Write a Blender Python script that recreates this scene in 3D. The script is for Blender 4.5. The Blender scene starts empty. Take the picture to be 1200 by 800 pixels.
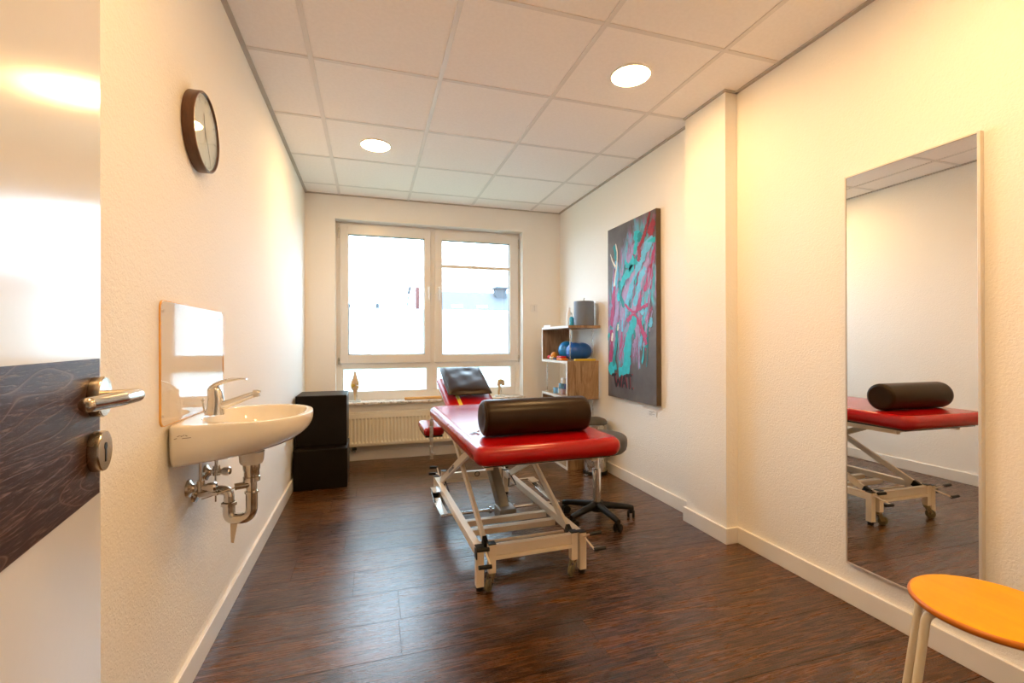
import bpy, bmesh, math, random
from mathutils import Vector, Matrix
from math import sin, cos, pi, radians, sqrt

random.seed(7)
SC = bpy.context.scene
COL = SC.collection
ROOT = {}

# ------------------------------------------------------------------ helpers
def V(*a): return Vector(a)

def base_of(o):
    while o.parent: o = o.parent
    return ROOT.get(o.name, Vector((0, 0, 0)))

def obj(name, bm, mats, parent=None, smooth=40, label=None):
    """link bm (built in room coordinates) as one mesh object"""
    bmesh.ops.recalc_face_normals(bm, faces=bm.faces[:])
    me = bpy.data.meshes.new(name)
    if parent is not None:
        bmesh.ops.translate(bm, verts=bm.verts[:], vec=-base_of(parent))
    bm.to_mesh(me); bm.free()
    if not isinstance(mats, (list, tuple)): mats = [mats]
    for m in mats: me.materials.append(m)
    if smooth:
        me.polygons.foreach_set('use_smooth', [True] * len(me.polygons))
        try: me.set_sharp_from_angle(angle=radians(smooth))
        except Exception: pass
    o = bpy.data.objects.new(name, me); COL.objects.link(o)
    if parent is not None: o.parent = parent
    if label: o['label'] = label
    if smooth:
        wn = o.modifiers.new('weighted_normals', 'WEIGHTED_NORMAL'); wn.keep_sharp = True; wn.weight = 90
    return o

def thing(name, label, cat, loc=(0, 0, 0), group=None):
    o = bpy.data.objects.new(name, None); COL.objects.link(o)
    o.empty_display_size = .05
    o.location = loc; ROOT[o.name] = Vector(loc)
    o['label'] = label; o['category'] = cat
    if group: o['group'] = group
    return o

def tag(o, label, cat, group=None):
    o['label'] = label; o['category'] = cat
    if group: o['group'] = group
    return o

def struct(name, bm, m, smooth=0):
    o = obj(name, bm, m, None, smooth); o['kind'] = 'structure'; return o

def struct_empty(name, loc):
    o = bpy.data.objects.new(name, None); COL.objects.link(o); o.location = loc
    o.empty_display_size = .05
    ROOT[o.name] = Vector(loc); o['kind'] = 'structure'; return o

def dup(root, delta, label=None, group=None, cat=None):
    r = root.copy(); COL.objects.link(r); r.location = root.location + Vector(delta)
    ROOT[r.name] = Vector(r.location)
    if label: r['label'] = label
    if group: r['group'] = group
    for ch in list(root.children):
        c = ch.copy(); COL.objects.link(c); c.parent = r
        for g in ch.children:
            d = g.copy(); COL.objects.link(d); d.parent = c
    return r

def NB(): return bmesh.new()

def box(bm, x0, x1, y0, y1, z0, z1, bev=0, seg=2, mi=0, M=None):
    vs = [bm.verts.new((x, y, z)) for x in (x0, x1) for y in (y0, y1) for z in (z0, z1)]
    fs = []
    for q in ((0, 1, 3, 2), (4, 6, 7, 5), (0, 4, 5, 1), (2, 3, 7, 6), (0, 2, 6, 4), (1, 5, 7, 3)):
        f = bm.faces.new([vs[i] for i in q]); f.material_index = mi; fs.append(f)
    if bev:
        es = list({e for f in fs for e in f.edges})
        r = bmesh.ops.bevel(bm, geom=es, offset=bev, segments=seg, profile=.5, affect='EDGES')
        vs = list({v for f in r['faces'] for v in f.verts} | {v for v in vs if v.is_valid})
        for f in {f for v in vs for f in v.link_faces}: f.material_index = mi
    if M is not None:
        bmesh.ops.transform(bm, matrix=M, verts=vs)
    return vs

def frame_of(d, up=V(0, 0, 1)):
    d = d.normalized()
    if abs(d.dot(up)) > .99: up = V(0, 1, 0)
    s = d.cross(up).normalized(); u = s.cross(d).normalized()
    return d, s, u

def beam(bm, p, q, w, h, bev=0, mi=0, up=V(0, 0, 1)):
    """square tube from p to q, w sideways, h upwards"""
    p = Vector(p); q = Vector(q); d, s, u = frame_of(q - p, up)
    M = Matrix((s, d, u)).transposed().to_4x4(); M.translation = (p + q) / 2
    L = (q - p).length
    return box(bm, -w/2, w/2, -L/2, L/2, -h/2, h/2, bev, 2, mi, M)

def tube(bm, pts, r, n=12, mi=0, caps=True, smooth_n=0):
    pts = [Vector(p) for p in pts]
    if smooth_n: pts = smoothpath(pts, smooth_n)
    rs = r if isinstance(r, (list, tuple)) else [r] * len(pts)
    if len(rs) != len(pts):
        rs = [rs[0] + (rs[-1] - rs[0]) * i / (len(pts) - 1) for i in range(len(pts))]
    rings = []; u = None
    for i, p in enumerate(pts):
        a = pts[max(i - 1, 0)]; b = pts[min(i + 1, len(pts) - 1)]
        d = (b - a).normalized()
        if u is None: d, s, u = frame_of(d)
        else:
            s = d.cross(u)
            if s.length < 1e-6: d, s, u = frame_of(d)
            s.normalize(); u = s.cross(d).normalized()
        rings.append([bm.verts.new(p + (s * cos(2*pi*k/n) + u * sin(2*pi*k/n)) * rs[i]) for k in range(n)])
    for a, b in zip(rings, rings[1:]):
        for k in range(n):
            f = bm.faces.new((a[k], a[(k+1) % n], b[(k+1) % n], b[k])); f.material_index = mi
    if caps:
        for rg in (rings[0], rings[-1]):
            f = bm.faces.new(rg); f.material_index = mi
    return rings

def smoothpath(pts, n):
    out = []
    P = [pts[0]] + list(pts) + [pts[-1]]
    for i in range(1, len(P) - 2):
        for k in range(n):
            t = k / n; a, b, c, d = P[i-1], P[i], P[i+1], P[i+2]
            out.append(.5 * ((2*b) + (c - a)*t + (2*a - 5*b + 4*c - d)*t*t + (3*b - a - 3*c + d)*t**3))
    out.append(pts[-1]); return out

def fillet(pts, r, n=6):
    pts = [Vector(p) for p in pts]; out = [pts[0]]
    for a, b, c in zip(pts, pts[1:], pts[2:]):
        d1 = (a - b).normalized(); d2 = (c - b).normalized()
        ang = d1.angle(d2); t = min(r / math.tan(ang/2), (a-b).length*.49, (c-b).length*.49)
        p = b + d1*t; q = b + d2*t
        for k in range(n + 1):
            s = k / n; out.append(p*(1-s)**2 + b*2*s*(1-s) + q*s*s)
    out.append(pts[-1]); return out

def lathe(bm, prof, c=(0, 0, 0), n=32, M=None, mi=0, sx=1, sy=1):
    """prof: (radius, height) pairs around z through c"""
    rings = []; vs = []
    for r, z in prof:
        if r < 1e-6:
            v = bm.verts.new((c[0], c[1], c[2] + z)); rings.append([v]); vs.append(v)
        else:
            rg = [bm.verts.new((c[0] + r*sx*cos(2*pi*k/n), c[1] + r*sy*sin(2*pi*k/n), c[2] + z)) for k in range(n)]
            rings.append(rg); vs += rg
    for a, b in zip(rings, rings[1:]):
        for k in range(n):
            k2 = (k+1) % n
            if len(a) == 1 and len(b) == 1: continue
            if len(a) == 1: f = bm.faces.new((a[0], b[k], b[k2]))
            elif len(b) == 1: f = bm.faces.new((a[k], a[k2], b[0]))
            else: f = bm.faces.new((a[k], a[k2], b[k2], b[k]))
            f.material_index = mi
    if M is not None: bmesh.ops.transform(bm, matrix=M, verts=vs)
    return vs

def axis_M(c, d):
    """matrix taking local z axis to direction d at point c"""
    d = Vector(d).normalized(); M = d.to_track_quat('Z', 'Y').to_matrix().to_4x4(); M.translation = Vector(c); return M

def disc_on(bm, c, d, prof, n=32, mi=0): return lathe(bm, prof, (0, 0, 0), n, axis_M(c, d), mi)

def ball(bm, c, r, seg=24, mi=0, s=(1, 1, 1)):
    prof = [(r*sin(pi*i/14), -r*cos(pi*i/14)*s[2]) for i in range(15)]
    prof[0] = (0, prof[0][1]); prof[-1] = (0, prof[-1][1])
    return lathe(bm, prof, c, seg, None, mi, s[0], s[1])

def slab(bm, x0, x1, y0, y1, z0, z1, rc, re, M=None, nseg=8, ne=6, puff=0):
    """cushion: rounded rectangle in plan, rounded edge in section"""
    cx, cy = (x0+x1)/2, (y0+y1)/2
    def outline(inset):
        a, b = (x1-x0)/2 - inset, (y1-y0)/2 - inset; r = max(rc - inset, .002); pts = []
        for qx, qy, a0 in ((1, 1, 0), (-1, 1, 90), (-1, -1, 180), (1, -1, 270)):
            for k in range(nseg + 1):
                t = radians(a0 + 90*k/nseg); pts.append((cx + qx*(a-r) + r*cos(t), cy + qy*(b-r) + r*sin(t)))
        return pts
    rings = []; h = (z1-z0)/2; re = min(re, h)
    for i in range(ne + 1):
        t = pi/2*i/ne; rings.append((re*(1-cos(t - 0) if False else 1-sin(t)), z0 + re*(1-cos(t))))
    rings = [(re*(1-sin(pi/2*i/ne)), z0 + re*(1-cos(pi/2*i/ne))) for i in range(ne+1)] + \
            [(re*(1-cos(pi/2*i/ne)), z1 - re*(1-sin(pi/2*i/ne))) for i in range(ne+1)]
    vr = []; vs = []
    for ins, z in rings:
        rg = [bm.verts.new((x, y, z)) for x, y in outline(ins)]; vr.append(rg); vs += rg
    n = len(vr[0])
    for a, b in zip(vr, vr[1:]):
        for k in range(n): bm.faces.new((a[k], a[(k+1) % n], b[(k+1) % n], b[k]))
    bm.faces.new(vr[0])
    # domed / flat top by inset rings
    prev = vr[-1]
    for s, dz in ((.93, .25), (.8, .55), (.5, .85)):
        rg = []
        for v in vr[-1]:
            rg.append(bm.verts.new((cx + (v.co.x-cx)*s, cy + (v.co.y-cy)*s, z1 + puff*dz)))
        for k in range(n): bm.faces.new((prev[k], prev[(k+1) % n], rg[(k+1) % n], rg[k]))
        prev = rg; vs += rg
    bm.faces.new(prev)
    if M is not None: bmesh.ops.transform(bm, matrix=M, verts=vs)
    return vs

def rotm(c, ang, ax='Z'):
    c = Vector(c); return Matrix.Translation(c) @ Matrix.Rotation(ang, 4, ax) @ Matrix.Translation(-c)

# ---------------------------------------------------------------- materials
def mat(name, col=(.8, .8, .8), rough=.5, metal=0, spec=.5, **kw):
    m = bpy.data.materials.new(name); m.use_nodes = True
    b = m.node_tree.nodes['Principled BSDF']
    b.inputs['Base Color'].default_value = (*col, 1); b.inputs['Roughness'].default_value = rough
    b.inputs['Metallic'].default_value = metal; b.inputs['Specular IOR Level'].default_value = spec
    for k, v in kw.items(): b.inputs[k.replace('_', ' ')].default_value = v
    return m

def nodes(m): return m.node_tree.nodes, m.node_tree.links, m.node_tree.nodes['Principled BSDF']

def coords(m, scale=(1, 1, 1), rot=(0, 0, 0)):
    N, L, b = nodes(m); tc = N.new('ShaderNodeTexCoord'); mp = N.new('ShaderNodeMapping')
    mp.inputs['Scale'].default_value = scale; mp.inputs['Rotation'].default_value = rot
    L.new(tc.outputs['Object'], mp.inputs['Vector']); return mp.outputs['Vector']

def noise(m, vec, scale, detail=4, rough=.5, dist=0):
    N, L, b = nodes(m); n = N.new('ShaderNodeTexNoise'); L.new(vec, n.inputs['Vector'])
    n.inputs['Scale'].default_value = scale; n.inputs['Detail'].default_value = detail
    n.inputs['Roughness'].default_value = rough; n.inputs['Distortion'].default_value = dist
    return n.outputs['Fac']

def ramp(m, fac, stops):
    N, L, b = nodes(m); r = N.new('ShaderNodeValToRGB'); L.new(fac, r.inputs['Fac'])
    cr = r.color_ramp
    while len(cr.elements) < len(stops): cr.elements.new(.5)
    for e, (p, c) in zip(cr.elements, stops):
        e.position = p; e.color = (*c, 1) if len(c) == 3 else c
    return r.outputs['Color']

def bump(m, h, strength, dist=.002):
    N, L, b = nodes(m); bp = N.new('ShaderNodeBump'); bp.inputs['Strength'].default_value = strength
    bp.inputs['Distance'].default_value = dist; L.new(h, bp.inputs['Height'])
    L.new(bp.outputs['Normal'], b.inputs['Normal']); return bp

def mathn(m, op, a, bb):
    N, L, b = nodes(m); n = N.new('ShaderNodeMath'); n.operation = op
    for i, x in enumerate((a, bb)):
        if isinstance(x, (int, float)): n.inputs[i].default_value = x
        else: L.new(x, n.inputs[i])
    return n.outputs[0]

def vary(m, c1, c2, scale, vscale=(1, 1, 1), detail=4, lo=.35, hi=.65):
    N, L, b = nodes(m); v = coords(m, vscale); f = noise(m, v, scale, detail)
    L.new(ramp(m, f, [(lo, c1), (hi, c2)]), b.inputs['Base Color']); return f, v

def wall_mat():
    m = mat('wall_plaster', (.90, .875, .83), .75, spec=.3); v = coords(m)
    f = noise(m, v, 115, 3, .5, .6); g = noise(m, v, 30, 3)
    h = mathn(m, 'ADD', f, mathn(m, 'MULTIPLY', g, .4))
    bump(m, h, .65, .0035); return m
M_WALL = wall_mat()
M_WHITE = mat('white_paint', (.83, .81, .77), .4)
vary(M_WHITE, (.80, .785, .75), (.85, .83, .79), 3)
M_SKIRT = mat('skirting_white', (.83, .80, .75), .35); vary(M_SKIRT, (.80, .77, .72), (.84, .81, .76), 6)
M_TILE = mat('ceiling_tile_white', (.80, .77, .74), .85, spec=.15)
f, v = vary(M_TILE, (.91, .86, .82), (.94, .89, .85), 60); bump(M_TILE, noise(M_TILE, v, 400, 2), .12, .001)
M_TBAR = mat('ceiling_rail', (.76, .71, .67), .45); vary(M_TBAR, (.74, .69, .65), (.78, .73, .69), 5)
M_LTRIM = mat('light_trim', (.85, .83, .8), .4); vary(M_LTRIM, (.83, .81, .78), (.87, .85, .82), 9)

def floor_mat():
    m = mat('dark_wood_planks', (.1, .05, .03), .4, spec=.75)
    N, L, b = nodes(m)
    at = N.new('ShaderNodeAttribute'); at.attribute_name = 'plank'
    tc = N.new('ShaderNodeTexCoord'); sep = N.new('ShaderNodeSeparateXYZ'); L.new(tc.outputs['Object'], sep.inputs[0])
    off = mathn(m, 'MULTIPLY', at.outputs['Fac'], 37.0)
    cmb = N.new('ShaderNodeCombineXYZ')
    L.new(mathn(m, 'ADD', mathn(m, 'MULTIPLY', sep.outputs['X'], 1.15), off), cmb.inputs['X'])
    L.new(mathn(m, 'MULTIPLY', sep.outputs['Y'], 9.0), cmb.inputs['Y']); L.new(off, cmb.inputs['Z'])
    v = cmb.outputs[0]
    n1 = noise(m, v, 2.4, 9, .64, 1.5)                      # broad streaks
    c2 = N.new('ShaderNodeCombineXYZ')
    L.new(mathn(m, 'ADD', mathn(m, 'MULTIPLY', sep.outputs['X'], 4.5), off), c2.inputs['X'])
    L.new(mathn(m, 'MULTIPLY', sep.outputs['Y'], 90.0), c2.inputs['Y']); L.new(off, c2.inputs['Z'])
    n2 = noise(m, c2.outputs[0], 2.0, 4, .6, .5)           # fine fibre
    n3 = noise(m, v, .9, 3, .5, .2)
    s = mathn(m, 'ADD', mathn(m, 'MULTIPLY', n1, .58), mathn(m, 'ADD', mathn(m, 'MULTIPLY', n2, .30), mathn(m, 'MULTIPLY', at.outputs['Fac'], .07)))
    col = ramp(m, s, [(.36, (.024, .0085, .002)), (.46, (.064, .024, .0055)), (.55, (.118, .044, .010)), (.67, (.21, .088, .025))])
    # knots
    vo = N.new('ShaderNodeTexVoronoi'); vo.inputs['Scale'].default_value = 1.15
    c3 = N.new('ShaderNodeCombineXYZ')
    L.new(mathn(m, 'ADD', mathn(m, 'MULTIPLY', sep.outputs['X'], 2.2), off), c3.inputs['X'])
    L.new(mathn(m, 'MULTIPLY', sep.outputs['Y'], 5.5), c3.inputs['Y']); L.new(off, c3.inputs['Z'])
    L.new(c3.outputs[0], vo.inputs['Vector'])
    kn = ramp(m, vo.outputs['Distance'], [(.02, (.3, .3, .3)), (.09, (1, 1, 1))])
    mx = N.new('ShaderNodeMix'); mx.data_type = 'RGBA'; mx.blend_type = 'MULTIPLY'; mx.inputs[0].default_value = 1
    L.new(col, mx.inputs[6]); L.new(kn, mx.inputs[7]); L.new(mx.outputs[2], b.inputs['Base Color'])
    L.new(mathn(m, 'ADD', mathn(m, 'MULTIPLY', n2, .16), .19), b.inputs['Roughness'])
    bump(m, mathn(m, 'ADD', n2, mathn(m, 'MULTIPLY', n1, .5)), .30, .0014)
    return m
M_FLOOR = floor_mat()
M_GAP = mat('plank_gap', (.012, .008, .006), .8); vary(M_GAP, (.01, .007, .005), (.016, .01, .008), 20)

def pvc():
    m = mat('window_plastic', (.80, .785, .76), .28); vary(m, (.785, .77, .745), (.81, .795, .77), 4); return m
M_PVC = pvc()
M_GASKET = mat('grey_seal', (.16, .17, .19), .5); vary(M_GASKET, (.14, .15, .17), (.19, .2, .22), 12)

def schlick(m, f0):
    N, L = m.node_tree.nodes, m.node_tree.links
    lw = N.new('ShaderNodeLayerWeight'); lw.inputs['Blend'].default_value = .5
    p = N.new('ShaderNodeMath'); p.operation = 'POWER'; L.new(lw.outputs['Facing'], p.inputs[0]); p.inputs[1].default_value = 5
    q = N.new('ShaderNodeMath'); q.operation = 'MULTIPLY_ADD'; L.new(p.outputs[0], q.inputs[0]); q.inputs[1].default_value = 1-f0; q.inputs[2].default_value = f0
    return q.outputs[0]
def glass():
    m = bpy.data.materials.new('clear_glass'); m.use_nodes = True
    N, L = m.node_tree.nodes, m.node_tree.links; N.clear()
    o = N.new('ShaderNodeOutputMaterial'); t = N.new('ShaderNodeBsdfTransparent'); g = N.new('ShaderNodeBsdfGlossy')
    g.inputs['Roughness'].default_value = .02; t.inputs['Color'].default_value = (.96, .98, .98, 1)
    f = schlick(m, .04)
    mx = N.new('ShaderNodeMixShader'); L.new(f, mx.inputs[0]); L.new(t.outputs[0], mx.inputs[1]); L.new(g.outputs[0], mx.inputs[2])
    L.new(mx.outputs[0], o.inputs['Surface']); return m
M_GLASS = glass()

def acrylic():
    m = bpy.data.materials.new('clear_acrylic'); m.use_nodes = True
    N, L = m.node_tree.nodes, m.node_tree.links; N.clear()
    o = N.new('ShaderNodeOutputMaterial'); t = N.new('ShaderNodeBsdfTransparent'); g = N.new('ShaderNodeBsdfGlossy')
    g.inputs['Roughness'].default_value = .035; t.inputs['Color'].default_value = (.97, .93, .88, 1)
    f = schlick(m, .09)
    mx = N.new('ShaderNodeMixShader'); L.new(f, mx.inputs[0]); L.new(t.outputs[0], mx.inputs[1]); L.new(g.outputs[0], mx.inputs[2])
    L.new(mx.outputs[0], o.inputs['Surface']); return m
M_ACRYL = acrylic()

def film():
    m = bpy.data.materials.new('frosted_film'); m.use_nodes = True
    N, L = m.node_tree.nodes, m.node_tree.links; N.clear()
    o = N.new('ShaderNodeOutputMaterial'); t = N.new('ShaderNodeBsdfTranslucent'); g = N.new('ShaderNodeBsdfDiffuse')
    tr = N.new('ShaderNodeBsdfTransparent')
    tc = N.new('ShaderNodeTexCoord'); mp = N.new('ShaderNodeMapping'); mp.inputs['Scale'].default_value = (1, 1, 1)
    L.new(tc.outputs['Object'], mp.inputs['Vector'])
    sp = N.new('ShaderNodeSeparateXYZ'); L.new(mp.outputs[0], sp.inputs[0])
    cb = N.new('ShaderNodeCombineXYZ'); L.new(sp.outputs['X'], cb.inputs['X']); L.new(sp.outputs['Z'], cb.inputs['Y'])
    br = N.new('ShaderNodeTexBrick'); br.inputs['Scale'].default_value = 22; br.inputs['Mortar Size'].default_value = .05
    br.inputs['Mortar Smooth'].default_value = 1
    br.inputs['Color1'].default_value = (.80, .86, .88, 1); br.inputs['Color2'].default_value = (.88, .93, .95, 1)
    br.inputs['Mortar'].default_value = (.97, .99, 1, 1); br.inputs['Brick Width'].default_value = .9; br.inputs['Row Height'].default_value = .45
    L.new(cb.outputs[0], br.inputs['Vector'])
    L.new(br.outputs['Color'], t.inputs['Color']); L.new(br.outputs['Color'], tr.inputs['Color'])
    g.inputs['Color'].default_value = (.85, .87, .88, 1)
    m1 = N.new('ShaderNodeMixShader'); m1.inputs[0].default_value = .30
    L.new(tr.outputs[0], m1.inputs[2]); L.new(t.outputs[0], m1.inputs[1])
    m2 = N.new('ShaderNodeMixShader'); m2.inputs[0].default_value = .06
    L.new(m1.outputs[0], m2.inputs[1]); L.new(g.outputs[0], m2.inputs[2])
    L.new(m2.outputs[0], o.inputs['Surface']); return m
M_FILM = film()

def leather(name, c1, c2, rough, coat=0, b=.25, sp=.5):
    m = mat(name, c1, rough, spec=sp, Coat_Weight=coat, Coat_Roughness=.12); f, v = vary(m, c1, c2, 12)
    bump(m, noise(m, v, 420, 3), b, .0006); return m
M_RED = leather('red_leather', (.31, .0012, .002), (.36, .002, .003), .23, .15, .05, .32)
M_BROWN = leather('brown_leatherette', (.016, .0062, .0015), (.022, .009, .0025), .32, 0, .2, .2)
M_BLACKL = leather('dark_leatherette', (.0055, .0032, .0022), (.008, .005, .0035), .40, 0, .2, .18)
M_GREYSEAT = leather('grey_seat_vinyl', (.060, .050, .036), (.075, .063, .046), .5)
M_CREAM = mat('cream_powder_coat', (.80, .70, .56), .35); vary(M_CREAM, (.80, .69, .54), (.84, .73, .58), 5)
M_BLKPL = mat('black_plastic', (.012, .012, .013), .45, spec=.3); vary(M_BLKPL, (.005, .005, .0055), (.010, .010, .010), 20)
def metal(name, c, r):
    m = mat(name, c, r, 1); N, L, b = nodes(m); v = coords(m); f = noise(m, v, 35, 3)
    L.new(ramp(m, f, [(.3, (r*.75,)*3), (.7, (r*1.3,)*3)]), b.inputs['Roughness']); return m
M_CHROME = metal('chrome', (.78, .77, .75), .10)
M_STEEL = metal('brushed_steel', (.62, .60, .57), .28)
M_HANDLE = metal('nickel_handle', (.62, .55, .46), .22)
M_BRASSY = metal('aged_chrome_pipe', (.66, .60, .52), .16)
M_ZINC = metal('zinc_castor', (.42, .34, .20), .3)
M_WHEEL = mat('olive_wheel_rubber', (.12, .095, .05), .45); vary(M_WHEEL, (.10, .08, .04), (.15, .12, .06), 20)
M_GREYMET = mat('grey_painted_metal', (.30, .28, .25), .35, .5); vary(M_GREYMET, (.27, .25, .225), (.33, .31, .28), 14)
M_CERAM = mat('white_ceramic', (.86, .82, .75), .08, Coat_Weight=.6, Coat_Roughness=.03); vary(M_CERAM, (.84, .80, .73), (.87, .83, .76), 3)
M_RAD = mat('radiator_enamel', (.80, .75, .62), .35); vary(M_RAD, (.78, .73, .60), (.82, .77, .64), 4)
M_RADD = mat('radiator_slot', (.20, .16, .11), .7); vary(M_RADD, (.18, .14, .10), (.22, .18, .13), 9)

def marble():
    m = mat('pale_marble', (.8, .78, .75), .3); N, L, b = nodes(m); v = coords(m, (1, 1, 1)); f = noise(m, v, 14, 8, .65, 1.6)
    L.new(ramp(m, f, [(.38, (.36, .32, .28)), (.5, (.72, .68, .63)), (.62, (.82, .79, .75))]), b.inputs['Base Color']); return m
M_MARBLE = marble()

def wood(name, c1, c2, c3, vs=(8, 8, 1), sc=6, rough=.45, dist=1.2, bm_=.15):
    m = mat(name, c1, rough); N, L, b = nodes(m); v = coords(m, vs); f = noise(m, v, sc, 7, .62, dist)
    L.new(ramp(m, f, [(.32, c1), (.5, c2), (.68, c3)]), b.inputs['Base Color']); bump(m, f, bm_, .001); return m
M_SHELFW = wood('rustic_oak_panel', (.17, .095, .045), (.33, .21, .11), (.46, .32, .185), (9, 9, 1.6), 2.4)
M_SHELFE = mat('shelf_white_edge', (.74, .71, .66), .45); vary(M_SHELFE, (.72, .69, .64), (.76, .73, .68), 8)
M_ORANGE = wood('orange_beech', (.90, .36, .001), (.95, .40, .0015), (.99, .44, .002), (14, 2, 2), 2.0, .38, .4, .02)
M_ORANGE.node_tree.nodes['Principled BSDF'].inputs['Specular IOR Level'].default_value = .22
M_ORANGEE = wood('beech_ply_edge', (.45, .11, .003), (.55, .15, .005), (.62, .19, .008), (2, 2, 40), 2.0, .35, .4, .05)
M_STICK = wood('light_wood', (.62, .35, .12), (.70, .42, .16), (.76, .48, .2), (1, 20, 20), 2, .45, .3, .03)
M_STOOLM = mat('cream_tube', (.78, .68, .50), .35); vary(M_STOOLM, (.76, .66, .48), (.80, .70, .52), 7)
M_CLOCKW = wood('walnut_rim', (.055, .020, .008), (.085, .032, .013), (.12, .05, .02), (12, 2, 2), 6, .32, .6, .05)
M_DIAL = mat('clock_dial', (.78, .75, .70), .5); vary(M_DIAL, (.76, .73, .68), (.8, .77, .72), 10)
M_DOOR = mat('door_white', (.80, .77, .73), .16, Coat_Weight=.5, Coat_Roughness=.14)
_f, _v = vary(M_DOOR, (.79, .76, .72), (.81, .78, .74), 2); bump(M_DOOR, noise(M_DOOR, _v, 70, 3), .10, .0008)
M_DOORE = mat('door_edge', (.78, .70, .60), .4); vary(M_DOORE, (.76, .68, .58), (.80, .72, .62), 8)

def oak_band():
    m = mat('dark_oak_band', (.05, .02, .01), .36, spec=.22); N, L, b = nodes(m)
    v = coords(m, (2.2, 2.2, 9.0))
    w = N.new('ShaderNodeTexNoise'); L.new(v, w.inputs['Vector']); w.inputs['Scale'].default_value = .9; w.inputs['Detail'].default_value = 1.5
    d = mathn(m, 'MULTIPLY', w.outputs['Fac'], 24.0)
    fr = mathn(m, 'FRACT', d, 0)
    vf = coords(m, (18, 18, 260)); f2 = noise(m, vf, 1.6, 5, .7, .6)
    ring = ramp(m, fr, [(0, (0, 0, 0)), (.40, (.1, .1, .1)), (.5, (.9, .9, .9)), (.56, (.1, .1, .1)), (1, (0, 0, 0))])
    fib = ramp(m, f2, [(.50, (0, 0, 0)), (.62, (1, 1, 1))])
    s = mathn(m, 'MAXIMUM', mathn(m, 'MULTIPLY', ring, .75), mathn(m, 'MULTIPLY', fib, .7))
    L.new(ramp(m, s, [(0, (.034, .012, .006)), (.4, (.070, .027, .015)), (1, (.30, .20, .17))]), b.inputs['Base Color'])
    bump(m, s, .25, -.0008); return m
M_OAKB = oak_band()
M_MIRROR = mat('mirror_silver', (.93, .94, .93), .0, 1)
M_ALU = mat('aluminium_trim', (.74, .70, .64), .5, .6); vary(M_ALU, (.72, .68, .62), (.76, .72, .66), 3)

# ------------------------------------------------------------ room constants
XL, XR, YB, ZC = -.570, 1.940, 4.557, 2.48
YF = -.13                                   # wall with the door opening
PX, PY0, PY1 = 1.862, 2.065, 2.400          # pillar face and ends

# floor: single planks in one mesh
def build_floor():
    bm = NB(); lay = []
    row0, w = 1.669, .224; Lp = 1.22
    ends = {0: .104, 2: -.077, 3: -.36, 7: -.256}
    r = -13
    while row0 + r*w < YB + .3:
        y0, y1 = row0 + r*w, row0 + (r+1)*w
        e = ends.get(r, random.uniform(-.6, .6))
        k = -5
        while e + k*Lp < XR + .3:
            x0, x1 = e + k*Lp, e + (k+1)*Lp; k += 1
            xa, xb, ya, yb = max(x0, XL-.3)+.0008, min(x1, XR+.3)-.0008, max(y0, -1.5)+.0013, min(y1, YB+.05)-.0013
            if xb <= xa or yb <= ya: continue
            f = bm.faces.new([bm.verts.new(p) for p in ((xa, ya, 0), (xb, ya, 0), (xb, yb, 0), (xa, yb, 0))])
            lay.append(random.random())
        r += 1
    box(bm, XL-.3, XR+.3, -1.5, YB+.05, -.12, -.0012, mi=1); lay += [0]*6
    o = struct('floor', bm, [M_FLOOR, M_GAP])
    a = o.data.attributes.new('plank', 'FLOAT', 'FACE'); a.data.foreach_set('value', lay)
build_floor()

# walls
bm = NB(); box(bm, XL-.15, XL, -1.5, YB+.3, 0, ZC+.1); struct('wall_left', bm, M_WALL)
bm = NB(); box(bm, XR, XR+.15, -1.5, YB+.3, 0, ZC+.1); struct('wall_right', bm, M_WALL)
bm = NB(); box(bm, PX, XR+.01, PY0, PY1, 0, ZC+.02); struct('wall_pillar', bm, M_WALL)
WX0, WX1, WZ0, WZ1 = -.316, 1.522, .548, 2.262        # window opening
bm = NB()
box(bm, XL-.15, WX0, YB, YB+.3, 0, ZC+.1); box(bm, WX1, XR+.15, YB, YB+.3, 0, ZC+.1)
box(bm, WX0, WX1, YB, YB+.3, 0, WZ0-.02); box(bm, WX0, WX1, YB, YB+.3, WZ1, ZC+.1)
struct('wall_back', bm, M_WALL)
bm = NB()                                              # wall around the doorway the picture is taken from
box(bm, XL-.15, -.235, YF-.12, YF, 0, ZC+.1); box(bm, .66, XR+.15, YF-.12, YF, 0, ZC+.1)
box(bm, -.235, .66, YF-.12, YF, 2.03, ZC+.1); struct('wall_front', bm, M_WALL)
bm = NB(); box(bm, XL-.15, XR+.15, -1.62, -1.5, 0, ZC+.1); struct('wall_hallway', bm, M_WALL)

# ceiling: tiles with recessed joints, rails as a part
GX = [-.2745 + .625*k for k in range(-1, 5)]; GY = [4.2777 - .625*k for k in range(0, 11)]
bm = NB()
xs = [XL-.1] + [g for g in GX if XL < g < XR] + [XR+.1]
ys = sorted([YB+.1] + [g for g in GY if -1.55 < g < YB] + [-1.6])
box(bm, XL-.15, XR+.15, -1.62, YB+.3, ZC+.012, ZC+.1)
for a, b in zip(xs, xs[1:]):
    for c, d in zip(ys, ys[1:]):
        box(bm, a+.004, b-.004, c+.004, d-.004, ZC+.001, ZC+.013)
ceil = struct('ceiling', bm, M_TILE)
bm = NB()
for g in GX:
    if XL+.02 < g < XR-.02: box(bm, g-.012, g+.012, -1.6, YB, ZC-.003, ZC+.006, .001, 1)
for g in GY:
    if g > -1.5: box(bm, XL, XR, g-.0115, g+.0115, ZC-.0022, ZC+.006, .001, 1)
rl = obj('ceiling_rail', bm, M_TBAR, ceil, 0)
bm = NB()
box(bm, XL, XL+.022, YF, YB, ZC-.006, ZC+.006); box(bm, XR-.022, XR, YF, PY0, ZC-.006, ZC+.006); box(bm, XR-.022, XR, PY1, YB, ZC-.006, ZC+.006)
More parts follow.
